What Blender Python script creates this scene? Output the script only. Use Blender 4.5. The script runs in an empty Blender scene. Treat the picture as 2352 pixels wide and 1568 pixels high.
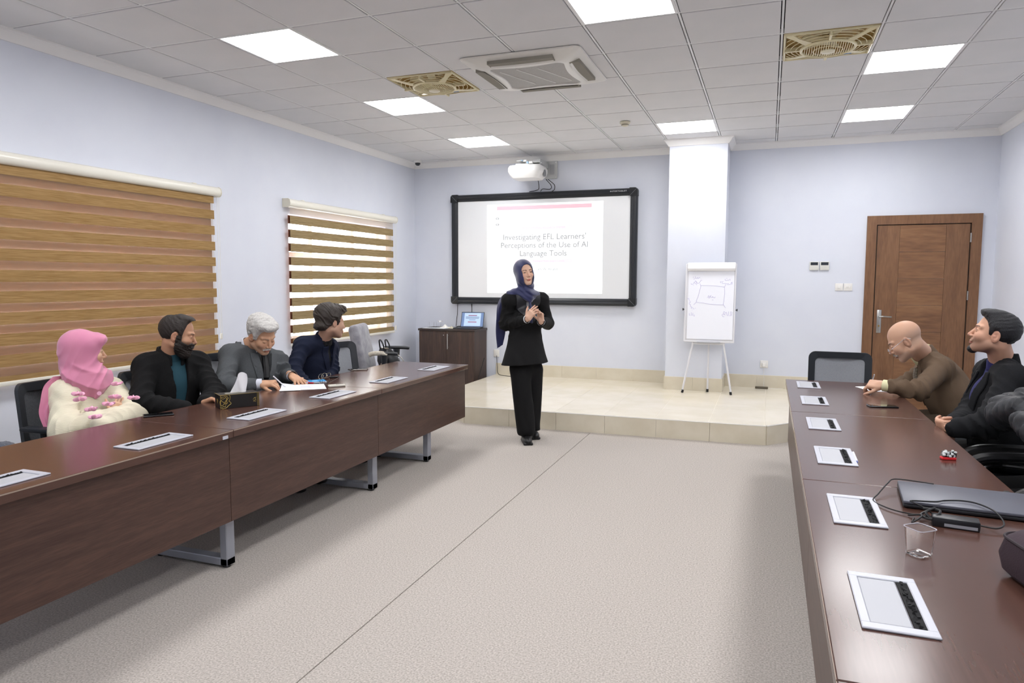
import bpy, bmesh, math, random
import numpy as np
from mathutils import Vector, Matrix

# ---------------------------------------------------------------- camera, world, exposure
SC = bpy.context.scene
COL = SC.collection
CAM_LOC = (4.7725, -3.3193, 1.475)
YAW, PITCH, ROLL = -0.3501, -0.0873, 0.0027


def setup_camera():
    fw = Vector((math.sin(YAW) * math.cos(PITCH), math.cos(YAW) * math.cos(PITCH), math.sin(PITCH)))
    rt = Vector((math.cos(YAW), -math.sin(YAW), 0))
    up = rt.cross(fw)
    r2 = rt * math.cos(ROLL) + up * math.sin(ROLL)
    u2 = -rt * math.sin(ROLL) + up * math.cos(ROLL)
    cd = bpy.data.cameras.new('camera')
    cd.sensor_width = 36.0
    cd.lens = 36.0 * 1610.26 / 2352.0
    cd.clip_start = 0.05
    co = bpy.data.objects.new('camera', cd)
    M = Matrix.Identity(4)
    for i in range(3):
        M[i][0], M[i][1], M[i][2], M[i][3] = r2[i], u2[i], -fw[i], CAM_LOC[i]
    co.matrix_world = M
    COL.objects.link(co)
    SC.camera = co


setup_camera()
WORLD = bpy.data.worlds.new('overcast_sky')
SC.world = WORLD
WORLD.use_nodes = True
WORLD.node_tree.nodes['Background'].inputs[0].default_value = (0.95, 0.97, 1.0, 1)
WORLD.node_tree.nodes['Background'].inputs[1].default_value = 9.0
PANEL_EMIT = 17.0            # luminance of the LED ceiling panels
SC.view_settings.view_transform = 'Standard'
SC.view_settings.look = 'None'
SC.view_settings.exposure = 0.38
SC.view_settings.gamma = 1.0
SC.view_settings.use_curve_mapping = False

RNG = random.Random(7)


# ---------------------------------------------------------------- materials
def lin(c):
    if isinstance(c, str):
        c = [int(c[i:i + 2], 16) / 255 for i in (0, 2, 4)]
        return tuple(v / 12.92 if v <= 0.04045 else ((v + 0.055) / 1.055) ** 2.4 for v in c)
    return tuple(c[:3])


MATS = {}


def mat(name, col='808080', rough=0.5, metal=0.0, spec=0.5, col2=None, nscale=20.0, nstretch=(1, 1, 1),
        ndetail=4.0, bump=0.0, bscale=None, emit=0.0, trans=0.0, alpha=1.0, sheen=0.0, coat=0.0, vcol=False,
        mixlo=0.35, mixhi=0.65, sss=0.0, ior=1.45):
    if name in MATS:
        return MATS[name]
    m = bpy.data.materials.new(name)
    m.use_nodes = True
    nt = m.node_tree
    N, L = nt.nodes, nt.links
    b = N['Principled BSDF']
    c = lin(col)
    b.inputs['Base Color'].default_value = (*c, 1)
    b.inputs['Roughness'].default_value = rough
    b.inputs['Metallic'].default_value = metal
    b.inputs['Specular IOR Level'].default_value = spec
    b.inputs['IOR'].default_value = ior
    b.inputs['Transmission Weight'].default_value = trans
    b.inputs['Alpha'].default_value = alpha
    if sheen:
        b.inputs['Sheen Weight'].default_value = sheen
    if coat:
        b.inputs['Coat Weight'].default_value = coat
        b.inputs['Coat Roughness'].default_value = 0.12
    if sss:
        b.inputs['Subsurface Weight'].default_value = sss
        b.inputs['Subsurface Radius'].default_value = (0.012, 0.005, 0.003)
    if emit:
        b.inputs['Emission Color'].default_value = (*c, 1)
        b.inputs['Emission Strength'].default_value = emit
    tc = None
    if col2 is not None or bump:
        tc = N.new('ShaderNodeTexCoord')
        mp = N.new('ShaderNodeMapping')
        mp.inputs['Scale'].default_value = nstretch
        L.new(tc.outputs['Object'], mp.inputs['Vector'])
        nz = N.new('ShaderNodeTexNoise')
        nz.inputs['Scale'].default_value = nscale
        nz.inputs['Detail'].default_value = ndetail
        L.new(mp.outputs[0], nz.inputs['Vector'])
        if col2 is not None:
            r = N.new('ShaderNodeValToRGB')
            r.color_ramp.elements[0].position = mixlo
            r.color_ramp.elements[1].position = mixhi
            r.color_ramp.elements[0].color = (*c, 1)
            r.color_ramp.elements[1].color = (*lin(col2), 1)
            L.new(nz.outputs[0], r.inputs[0])
            L.new(r.outputs[0], b.inputs['Base Color'])
        if bump:
            src = nz
            if bscale:
                src = N.new('ShaderNodeTexNoise')
                src.inputs['Scale'].default_value = bscale
                src.inputs['Detail'].default_value = 3
                L.new(mp.outputs[0], src.inputs['Vector'])
            bp = N.new('ShaderNodeBump')
            bp.inputs['Strength'].default_value = bump
            bp.inputs['Distance'].default_value = 0.004
            L.new(src.outputs[0], bp.inputs['Height'])
            L.new(bp.outputs[0], b.inputs['Normal'])
    if vcol:
        a = N.new('ShaderNodeAttribute')
        a.attribute_name = 'Col'
        L.new(a.outputs['Color'], b.inputs['Base Color'])
    MATS[name] = m
    return m


def wood(name, c1, c2, c3, rough, axis='Y', scale=9.0, coat=0.0, spec=0.5, stretch=14.0, bump=0.05):
    """Grain running along one object axis."""
    if name in MATS:
        return MATS[name]
    m = bpy.data.materials.new(name)
    m.use_nodes = True
    nt = m.node_tree
    N, L = nt.nodes, nt.links
    b = N['Principled BSDF']
    b.inputs['Roughness'].default_value = rough
    b.inputs['Specular IOR Level'].default_value = spec
    if coat:
        b.inputs['Coat Weight'].default_value = coat
        b.inputs['Coat Roughness'].default_value = 0.15
    tc = N.new('ShaderNodeTexCoord')
    mp = N.new('ShaderNodeMapping')
    s = [stretch, stretch, stretch]
    s['XYZ'.index(axis)] = 1.0
    mp.inputs['Scale'].default_value = s
    L.new(tc.outputs['Object'], mp.inputs['Vector'])
    n1 = N.new('ShaderNodeTexNoise')
    n1.inputs['Scale'].default_value = scale * 0.35
    n1.inputs['Detail'].default_value = 5
    n1.inputs['Distortion'].default_value = 0.6
    L.new(mp.outputs[0], n1.inputs['Vector'])
    n2 = N.new('ShaderNodeTexNoise')
    n2.inputs['Scale'].default_value = scale * 2.2
    n2.inputs['Detail'].default_value = 2.5
    L.new(mp.outputs[0], n2.inputs['Vector'])
    mx = N.new('ShaderNodeMath')
    mx.operation = 'MULTIPLY_ADD'
    mx.inputs[1].default_value = 0.55
    L.new(n1.outputs[0], mx.inputs[0])
    m2 = N.new('ShaderNodeMath')
    m2.operation = 'MULTIPLY'
    m2.inputs[1].default_value = 0.45
    L.new(n2.outputs[0], m2.inputs[0])
    L.new(m2.outputs[0], mx.inputs[2])
    r = N.new('ShaderNodeValToRGB')
    e = r.color_ramp.elements
    e[0].position, e[1].position = 0.33, 0.68
    e[0].color = (*lin(c1), 1)
    e[1].color = (*lin(c3), 1)
    k = e.new(0.5)
    k.color = (*lin(c2), 1)
    L.new(mx.outputs[0], r.inputs[0])
    L.new(r.outputs[0], b.inputs['Base Color'])
    if not bump:
        MATS[name] = m
        return m
    bp = N.new('ShaderNodeBump')
    bp.inputs['Strength'].default_value = bump
    bp.inputs['Distance'].default_value = 0.001
    L.new(n2.outputs[0], bp.inputs['Height'])
    L.new(bp.outputs[0], b.inputs['Normal'])
    MATS[name] = m
    return m


def emissive(name, col, strength):
    if name in MATS:
        return MATS[name]
    m = bpy.data.materials.new(name)
    m.use_nodes = True
    N = m.node_tree.nodes
    N.remove(N['Principled BSDF'])
    e = N.new('ShaderNodeEmission')
    e.inputs[0].default_value = (*lin(col), 1)
    e.inputs[1].default_value = strength
    m.node_tree.links.new(e.outputs[0], N['Material Output'].inputs[0])
    MATS[name] = m
    return m


def fabric(name, col, translucent=0.3, transparent=0.0, col2=None, nscale=60, nstretch=(1, 1, 1), see=None):
    """Cloth that lets light through: diffuse + translucent (+ open weave)."""
    if name in MATS:
        return MATS[name]
    m = bpy.data.materials.new(name)
    m.use_nodes = True
    nt = m.node_tree
    N, L = nt.nodes, nt.links
    N.remove(N['Principled BSDF'])
    d = N.new('ShaderNodeBsdfDiffuse')
    t = N.new('ShaderNodeBsdfTranslucent')
    d.inputs[0].default_value = t.inputs[0].default_value = (*lin(col), 1)
    if col2:
        tc = N.new('ShaderNodeTexCoord')
        mp = N.new('ShaderNodeMapping')
        mp.inputs['Scale'].default_value = nstretch
        nz = N.new('ShaderNodeTexNoise')
        nz.inputs['Scale'].default_value = nscale
        nz.inputs['Detail'].default_value = 5
        r = N.new('ShaderNodeValToRGB')
        r.color_ramp.elements[0].position = 0.36
        r.color_ramp.elements[1].position = 0.64
        r.color_ramp.elements[0].color = (*lin(col), 1)
        r.color_ramp.elements[1].color = (*lin(col2), 1)
        L.new(tc.outputs['Object'], mp.inputs['Vector'])
        L.new(mp.outputs[0], nz.inputs['Vector'])
        L.new(nz.outputs[0], r.inputs[0])
        L.new(r.outputs[0], d.inputs[0])
        L.new(r.outputs[0], t.inputs[0])
    if see:
        t.inputs[0].default_value = (*lin(see), 1)
    mx = N.new('ShaderNodeMixShader')
    mx.inputs[0].default_value = translucent
    L.new(d.outputs[0], mx.inputs[1])
    L.new(t.outputs[0], mx.inputs[2])
    out = mx
    if transparent:
        tp = N.new('ShaderNodeBsdfTransparent')
        tp.inputs[0].default_value = (1, 1, 1, 1)
        m2 = N.new('ShaderNodeMixShader')
        m2.inputs[0].default_value = transparent
        L.new(mx.outputs[0], m2.inputs[1])
        L.new(tp.outputs[0], m2.inputs[2])
        out = m2
    L.new(out.outputs[0], N['Material Output'].inputs[0])
    MATS[name] = m
    return m


# ---------------------------------------------------------------- mesh builder
class MB:
    """Collects shapes; build() links them as ONE mesh object."""

    def __init__(self):
        self.v, self.f, self.sm = [], [], []

    def add(self, vs, fs, smooth=False, M=None):
        o = len(self.v)
        if M is not None:
            vs = [M @ Vector(p) for p in vs]
        self.v += [tuple(p) for p in vs]
        self.f += [tuple(i + o for i in f) for f in fs]
        self.sm += [smooth] * len(fs)
        return self

    def box(self, lo, hi, M=None):
        x0, y0, z0 = lo
        x1, y1, z1 = hi
        vs = [(x0, y0, z0), (x1, y0, z0), (x1, y1, z0), (x0, y1, z0), (x0, y0, z1), (x1, y0, z1), (x1, y1, z1), (x0, y1, z1)]
        fs = [(0, 3, 2, 1), (4, 5, 6, 7), (0, 1, 5, 4), (1, 2, 6, 5), (2, 3, 7, 6), (3, 0, 4, 7)]
        return self.add(vs, fs, False, M)

    def rbox(self, lo, hi, r=0.005, seg=2, M=None):
        bm = bmesh.new()
        bmesh.ops.create_cube(bm, size=1)
        for v in bm.verts:
            v.co = Vector([(lo[i] + hi[i]) / 2 + v.co[i] * (hi[i] - lo[i]) for i in range(3)])
        r = min(r, 0.49 * min(abs(hi[i] - lo[i]) for i in range(3)))
        bmesh.ops.bevel(bm, geom=bm.edges[:], offset=r, segments=seg, profile=0.5, affect='EDGES')
        return self.bm(bm, True, M)

    def bm(self, bm, smooth=True, M=None):
        bm.verts.ensure_lookup_table()
        bm.verts.index_update()
        self.add([v.co.copy() for v in bm.verts], [[v.index for v in f.verts] for f in bm.faces], smooth, M)
        bm.free()
        return self

    def cyl(self, a, b, r, r2=None, n=16, cap=True, M=None):
        a, b = Vector(a), Vector(b)
        r2 = r if r2 is None else r2
        d = (b - a).normalized()
        s = d.orthogonal().normalized()
        t = d.cross(s)
        vs, fs = [], []
        for k in range(n):
            w = 2 * math.pi * k / n
            u = s * math.cos(w) + t * math.sin(w)
            vs += [a + u * r, b + u * r2]
        for k in range(n):
            j = (k + 1) % n
            fs.append((2 * k, 2 * j, 2 * j + 1, 2 * k + 1))
        self.add(vs, fs, True, M)
        if cap:
            self.add(vs, [tuple(2 * k for k in reversed(range(n))), tuple(2 * k + 1 for k in range(n))], False, M)
        return self

    def tube(self, pts, r, n=8, closed=False, flat=None, M=None):
        pts = [Vector(p) for p in pts]
        m = len(pts)
        vs, fs = [], []
        up = None
        for i, p in enumerate(pts):
            if closed:
                d = (pts[(i + 1) % m] - pts[i - 1]).normalized()
            else:
                d = (pts[min(i + 1, m - 1)] - pts[max(i - 1, 0)]).normalized()
            if up is None:
                up = d.orthogonal().normalized() if flat is None else (Vector(flat) - d * d.dot(Vector(flat))).normalized()
            else:
                up = (up - d * d.dot(up))
                up = up.normalized() if up.length > 1e-6 else d.orthogonal().normalized()
            s = d.cross(up)
            ri = r[i] if isinstance(r, (list, tuple)) else r
            for k in range(n):
                w = 2 * math.pi * k / n
                vs.append(p + (up * math.cos(w) + s * math.sin(w)) * ri)
        for i in range(m if closed else m - 1):
            for k in range(n):
                a, b2 = i * n, ((i + 1) % m) * n
                fs.append((a + k, a + (k + 1) % n, b2 + (k + 1) % n, b2 + k))
        self.add(vs, fs, True, M)
        if not closed:
            self.add(vs, [tuple(reversed(range(n))), tuple((m - 1) * n + k for k in range(n))], False, M)
        return self

    def lathe(self, prof, c=(0, 0, 0), n=24, M=None):
        vs, fs = [], []
        m = len(prof)
        for k in range(n):
            w = 2 * math.pi * k / n
            for (r, z) in prof:
                vs.append((c[0] + r * math.cos(w), c[1] + r * math.sin(w), c[2] + z))
        for k in range(n):
            j = (k + 1) % n
            for i in range(m - 1):
                fs.append((k * m + i, j * m + i, j * m + i + 1, k * m + i + 1))
        return self.add(vs, fs, True, M)

    def prism(self, poly, axis, a, b, M=None, smooth=False):
        """poly: 2D points in the two other axes (order x,y,z without axis)."""
        def P(q, w):
            q = list(q)
            q.insert(axis, w)
            return tuple(q)
        n = len(poly)
        vs = [P(q, a) for q in poly] + [P(q, b) for q in poly]
        fs = [tuple(range(n)), tuple(range(2 * n - 1, n - 1, -1))]
        self.add(vs, fs, False, M)
        self.add(vs, [(i, i + n, (i + 1) % n + n, (i + 1) % n) for i in range(n)], smooth, M)
        return self

    def grid(self, fn, nu, nv, closed_u=False, smooth=True, M=None):
        vs = [fn(i / (nu if closed_u else nu - 1), j / (nv - 1)) for i in range(nu) for j in range(nv)]
        fs = []
        for i in range(nu if closed_u else nu - 1):
            for j in range(nv - 1):
                a, b = i * nv, ((i + 1) % nu) * nv
                fs.append((a + j, b + j, b + j + 1, a + j + 1))
        return self.add(vs, fs, smooth, M)

    def mesh(self, name, sharp=35):
        me = bpy.data.meshes.new(name)
        me.from_pydata(self.v, [], self.f)
        bm = bmesh.new()
        bm.from_mesh(me)
        bmesh.ops.remove_doubles(bm, verts=bm.verts, dist=1e-6)
        bmesh.ops.recalc_face_normals(bm, faces=bm.faces)
        bm.to_mesh(me)
        bm.free()
        if any(self.sm):
            me.polygons.foreach_set('use_smooth', [True] * len(me.polygons))
            me.set_sharp_from_angle(angle=math.radians(sharp))
        return me

    def build(self, name, material, parent=None, world=False, sharp=35):
        o = bpy.data.objects.new(name, self.mesh(name, sharp))
        if material:
            o.data.materials.append(material)
        COL.objects.link(o)
        if parent is not None:
            o.parent = parent
            if world:
                off = root_of(parent).location
                o.data.transform(Matrix.Translation(-off))
        return o


def root_of(o):
    while o.parent:
        o = o.parent
    return o


def thing(name, label, cat, loc=(0, 0, 0), rz=0.0, group=None):
    o = bpy.data.objects.new(name, None)
    o.empty_display_size = 0.05
    COL.objects.link(o)
    o.location = loc
    o.rotation_euler = (0, 0, rz)
    return tag(o, label, cat, group)


def tag(o, label, cat, group=None):
    o['label'] = label
    o['category'] = cat
    if group:
        o['group'] = group
    return o


def struct(o, label=None):
    o['kind'] = 'structure'
    if label:
        o['label'] = label
    return o


def dup(root, loc, rz=0.0, label=None, group=None):
    r = root.copy()
    COL.objects.link(r)
    r.location = loc
    r.rotation_euler = (0, 0, rz)
    if label:
        r['label'] = label
    if group:
        r['group'] = group
    for ch in list(root.children):
        c = ch.copy()
        COL.objects.link(c)
        c.parent = r
        for g in list(ch.children):
            d = g.copy()
            COL.objects.link(d)
            d.parent = c
    return r


def place(me, name, material, parent, loc, rz=0.0):
    """another piece sharing mesh data"""
    if material and not me.materials:
        me.materials.append(material)
    o = bpy.data.objects.new(name, me)
    COL.objects.link(o)
    o.parent = parent
    o.location = loc
    o.rotation_euler = (0, 0, rz)
    return o


def text_mesh(s, size, M, name, material, parent, extrude=0.0004, align='CENTER', bold=0.0, shear=0.0):
    cu = bpy.data.curves.new(name, 'FONT')
    cu.body = s
    cu.size = size
    cu.extrude = extrude
    cu.offset = bold
    cu.shear = shear
    cu.align_x = align
    cu.align_y = 'CENTER'
    cu.resolution_u = 3
    to = bpy.data.objects.new(name, cu)
    COL.objects.link(to)
    dg = bpy.context.evaluated_depsgraph_get()
    me = bpy.data.meshes.new_from_object(to.evaluated_get(dg))
    bpy.data.objects.remove(to)
    me.transform(M)
    if parent is not None:
        me.transform(Matrix.Translation(-root_of(parent).location))
    me.materials.clear()
    me.materials.append(material)
    o = bpy.data.objects.new(name, me)
    COL.objects.link(o)
    o.parent = parent
    return o


def spline(pts, n=8):
    """Catmull-Rom through points"""
    P = [Vector(p) for p in pts]
    P = [P[0] * 2 - P[1]] + P + [P[-1] * 2 - P[-2]]
    out = []
    for i in range(1, len(P) - 2):
        for k in range(n):
            t = k / n
            a, b, c, d = P[i - 1], P[i], P[i + 1], P[i + 2]
            out.append(0.5 * ((2 * b) + (c - a) * t + (2 * a - 5 * b + 4 * c - d) * t * t + (3 * b - a - 3 * c + d) * t ** 3))
    out.append(P[-2])
    return out


# ================================================================ the room
XL, XR, YB, YF = 0.02, 7.06, 5.66, -4.9
ZC = 3.103
PLAT = 0.18
M_WALL = mat('wall_paint', 'dce0ea', 0.62, col2='d9dde8', nscale=3, bump=0.06, bscale=220, spec=0.3)
M_WHITE = mat('white_plaster', 'f0efee', 0.6, spec=0.3)
M_TILE = mat('ceiling_tile_white', 'e0dfe0', 0.75, col2='dcdcdd', nscale=2.5, bump=0.08, bscale=400, spec=0.2)
M_TBAR = mat('ceiling_grid_white', 'e8e8e8', 0.4)
M_DARK = mat('ceiling_void', '2a2a2e', 0.9)
M_CARPET = mat('carpet_beige', '9f9891', 0.98, col2='cac3bc', nscale=130, ndetail=3, bump=0.3, bscale=700, spec=0.05, mixlo=0.3, mixhi=0.7)
M_SUB = mat('carpet_joint', 'a39b8f', 0.95)
M_STONE = mat('beige_floor_stone', 'e2d9c3', 0.14, col2='e9e1cf', nscale=3.5, spec=0.5)
M_STONE2 = mat('beige_riser_stone', 'd4cbb6', 0.3, col2='dcd4c1', nscale=5, spec=0.4)
M_GROUT = mat('pale_grout', 'e6e0d2', 0.8)
M_PVC = mat('cream_pvc', 'e6e3d6', 0.28)

# floor: two carpet breadths with an open joint between them
fl = struct(MB().box((XL - .3, YF - .2, -.12), (XR + .3, YB + .2, -.008)).build('floor', M_SUB))
for a, b in ((XL, 3.187), (3.193, XR)):
    MB().box((a, YF, -.008), (b, YB, 0)).build('carpet_breadth', M_CARPET, fl)

# walls
WIN = [(-.55, 1.66, .80, 2.16), (2.85, 4.84, .80, 2.16)]     # y0,y1,z0,z1 openings in the left wall
WT = 0.24
w = MB()
ys = [YF] + [c for q in WIN for c in q[:2]] + [YB]
for i in range(0, len(ys), 2):
    w.box((XL - WT, ys[i], -.1), (XL, ys[i + 1], ZC + .3))
for (y0, y1, z0, z1) in WIN:
    w.box((XL - WT, y0, -.1), (XL, y1, z0)).box((XL - WT, y0, z1), (XL, y1, ZC + .3))
struct(w.build('wall_left', M_WALL))
struct(MB().box((XL - WT, YB, -.1), (XR + .2, YB + .2, ZC + .3)).build('wall_back', M_WALL))
struct(MB().box((XR, YF, -.1), (XR + .2, YB, ZC + .3)).build('wall_right', M_WALL))
struct(MB().box((XL - WT, YF - .2, -.1), (XR + .2, YF, ZC + .3)).build('wall_front', M_WALL))
PX0, PX1, PY = 3.635, 4.285, 5.14
struct(MB().box((PX0, PY, -.1), (PX1, YB, ZC + .3)).build('wall_pillar', M_WALL))

# cornices
def cornice(name, a, b, nrm, m=M_WHITE):
    """strip along a->b, nrm points into the room"""
    a, b, n = Vector(a), Vector(b), Vector(nrm)
    prof = [(0, 0), (0.012, 0), (0.02, 0.012), (0.05, 0.052), (0.062, 0.06), (0.066, 0.075), (0, 0.075)]
    d = (b - a).normalized()
    vs = []
    for p, s in ((a, 1), (b, -1)):
        for (o, h) in prof:
            vs.append(p + n * o + Vector((0, 0, h)) + d * (s * o * MIT.get(name, 0)))
    k = len(prof)
    fs = [tuple(range(k)), tuple(range(2 * k - 1, k - 1, -1))] + [(i, (i + 1) % k, (i + 1) % k + k, i + k) for i in range(k)]
    return struct(MB().add(vs, fs).build(name, m))


MIT = {'trim_5': -1}
ZT = ZC - .075
cornice('trim_1', (XL, YF, ZT), (XL, YB, ZT), (1, 0, 0))
cornice('trim_2', (XL, YB, ZT), (PX0, YB, ZT), (0, -1, 0))
cornice('trim_3', (PX1, YB, ZT), (XR, YB, ZT), (0, -1, 0))
cornice('trim_4', (XR, YB, ZT), (XR, YF, ZT), (-1, 0, 0))
cornice('trim_5', (PX0, PY, ZT), (PX1, PY, ZT), (0, -1, 0))
cornice('trim_6', (PX1, PY, ZT), (PX1, YB, ZT), (1, 0, 0))
cornice('trim_7', (PX0, YB, ZT), (PX0, PY, ZT), (-1, 0, 0))

# ceiling: lay-in tiles in a 600 mm grid, every tile its own piece
ceil = struct(MB().box((XL - .2, YF - .2, ZC + .1), (XR + .2, YB + .2, ZC + .16)).build('ceiling', M_DARK))
LIGHTS = [(2, 1), (2, 4), (2, 7), (6, 1), (6, 7), (9, 4), (9, 7), (9, 1), (2, -2), (6, -2), (9, -2), (2, -5), (6, -5), (9, -5)]
FANS = [(3, 3), (8, 3)]
tile_cache = {}


def tile(c, r):
    x0, x1 = max(c * .6, XL + .0) + .013, min(c * .6 + .6, XR) - .013
    y0, y1 = max(r * .6, YF) + .013, min(r * .6 + .6, YB) - .013
    key = (round(x1 - x0, 3), round(y1 - y0, 3))
    if key[0] < .05 or key[1] < .05:
        return
    if key not in tile_cache:
        hx, hy = key[0] / 2, key[1] / 2
        m = MB().rbox((-hx, -hy, 0), (hx, hy, .018), .0025, 1)
        tile_cache[key] = m.mesh('ceiling_tile')
    dz = RNG.uniform(-.0008, .0008)
    place(tile_cache[key], 'ceiling_tile', M_TILE, ceil, ((x0 + x1) / 2, (y0 + y1) / 2, ZC - .003 + dz))


for c in range(0, 12):
    for r in range(-9, 10):
        if (c, r) in LIGHTS or (c, r) in FANS or (c, r) == (5, 3) and False:
            continue
        tile(c, r)
for c in range(1, 12):
    MB().box((c * .6 - .0065, YF, ZC), (c * .6 + .0065, YB, ZC + .03)).build('grid_runner', M_TBAR, ceil)
for r in range(-8, 10):
    for c in range(0, 12):
        MB().box((max(c * .6, XL) + .0065, r * .6 - .0065, ZC), (min(c * .6 + .6, XR) - .0065, r * .6 + .0065, ZC + .03)).build('grid_cross_tee', M_TBAR, ceil)

# LED panels
M_LED = emissive('led_panel_light', (1.0, 0.992, 1.0), PANEL_EMIT)
POS = {(2, 1): 'nearest the left wall, nearest the camera', (2, 4): 'touching the corner of the left ceiling fan', (2, 7): 'above the wall projector, near the back wall',
       (6, 1): 'cut by the top edge, in front of the air conditioner', (6, 7): 'just in front of the square pillar', (9, 4): 'beside the right ceiling fan',
       (9, 7): 'above the wooden door, near the back wall'}
led0 = thing('led_panel', 'square flush white LED ceiling panel, lit', 'ceiling light', (0, 0, 0))
MB().box((-.298, -.298, -.004), (.298, -.28, .02)).box((-.298, .28, -.004), (.298, .298, .02)).box((-.298, -.28, -.004), (-.28, .28, .02)).box((.28, -.28, -.004), (.298, .28, .02)).build('frame', M_TBAR, led0)
MB().box((-.28, -.28, 0), (.28, .28, .012)).build('diffuser', M_LED, led0)
for i, (c, r) in enumerate(LIGHTS):
    loc = (c * .6 + .3, r * .6 + .3, ZC)
    lab = 'lit square LED ceiling panel ' + (POS.get((c, r)) or 'out of view, %s column, %s' % ({2: 'left', 6: 'middle', 9: 'right'}[c], {1: 'above the near tables', -2: 'first row behind the camera', -5: 'last row behind the camera'}[r]))
    if i == 0:
        led0.location = loc
        led0['label'] = lab
        led0['group'] = 'LED panels in the tiled ceiling'
    else:
        dup(led0, loc, 0, lab, 'LED panels in the tiled ceiling')

# stone platform (one step) in front of the back wall
PL = [(1.26, YB), (1.26, 3.98), (1.40, 3.72), (1.86, 3.235), (4.79, 3.30), (5.42, 4.02), (5.42, YB)]
plat = struct(MB().prism(PL, 2, -.008, PLAT - .0015).build('floor_platform', M_GROUT))


def clip(poly, ax, v, keep_less):
    out = []
    for i in range(len(poly)):
        a, b = poly[i], poly[(i + 1) % len(poly)]
        ia = (a[ax] <= v) == keep_less
        ib = (b[ax] <= v) == keep_less
        if ia:
            out.append(a)
        if ia != ib:
            t = (v - a[ax]) / (b[ax] - a[ax])
            out.append((a[0] + (b[0] - a[0]) * t, a[1] + (b[1] - a[1]) * t))
    return out


xs = [1.26, 1.845, 2.335, 2.825, 3.315, 3.80, 4.29, 4.775, 5.42]
ysl = [3.2, 4.12, 4.95, YB]
for i in range(len(xs) - 1):
    for j in range(3):
        q = PL
        for ax, v, k in ((0, xs[i] + .0015, False), (0, xs[i + 1] - .0015, True), (1, ysl[j] + .0015, False), (1, ysl[j + 1] - .0015, True)):
            q = clip(q, ax, v, k) if q else q
        if len(q) > 2:
            MB().prism(q, 2, PLAT - .0015, PLAT).build('floor_tile', M_STONE, plat)
# riser tiles
for (a, b, n) in ((PL[1], PL[2], 1), (PL[2], PL[3], 2), (PL[3], PL[4], 6), (PL[4], PL[5], 2)):
    A, B = Vector((*a, 0)), Vector((*b, 0))
    d = (B - A)
    nn = Vector((d.y, -d.x, 0)).normalized()
    for k in range(n):
        p, q = A + d * (k / n) + d.normalized() * .0015, A + d * ((k + 1) / n) - d.normalized() * .0015
        vs = []
        for z in (0, PLAT - .004):
            vs += [p + Vector((0, 0, z)), q + Vector((0, 0, z)), q + nn * .011 + Vector((0, 0, z)), p + nn * .011 + Vector((0, 0, z))]
        MB().add(vs, [(0, 1, 2, 3), (7, 6, 5, 4), (0, 4, 5, 1), (1, 5, 6, 2), (2, 6, 7, 3), (3, 7, 4, 0)]).build('riser_tile', M_STONE2, plat)
    # chipped pale nosing
    MB().tube([A + nn * .008 + Vector((0, 0, PLAT - .005)), B + nn * .008 + Vector((0, 0, PLAT - .005))], .0055, 6).build('nosing', mat('nosing_white', 'eceae4', 0.35), plat)

# stone skirting
sk = struct(MB().box((1.26, YB - .004, PLAT), (PX0, YB, PLAT + .155)).box((PX0 - .004, PY, PLAT), (PX0, YB, PLAT + .155)).box((PX0, PY - .004, PLAT), (PX1, PY, PLAT + .155)).box((PX1, PY, PLAT), (PX1 + .004, YB, PLAT + .155)).box((PX1, YB - .004, PLAT), (5.8, YB, PLAT + .155)).build('baseboard_back', M_GROUT))


def skirt(a, b, nrm, n):
    A, B, nn = Vector((*a, PLAT)), Vector((*b, PLAT)), Vector((*nrm, 0))
    d = B - A
    for k in range(n):
        p, q = A + d * (k / n) + d.normalized() * .001, A + d * ((k + 1) / n) - d.normalized() * .001
        vs = []
        for z in (0, .153):
            vs += [p + Vector((0, 0, z)), q + Vector((0, 0, z)), q + nn * .012 + Vector((0, 0, z)), p + nn * .012 + Vector((0, 0, z))]
        MB().add(vs, [(0, 1, 2, 3), (7, 6, 5, 4), (0, 4, 5, 1), (1, 5, 6, 2), (2, 6, 7, 3), (3, 7, 4, 0)]).build('skirting_tile', M_STONE2, sk)


skirt((1.262, YB), (PX0 - .012, YB), (0, -1), 5)
skirt((PX0, YB - .012), (PX0, PY), (-1, 0), 1)
skirt((PX0 - .012, PY), (PX1 + .012, PY), (0, -1), 2)
skirt((PX1, PY), (PX1, YB - .012), (1, 0), 1)
skirt((PX1 + .012, YB), (5.42, YB), (0, -1), 3)

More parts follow.
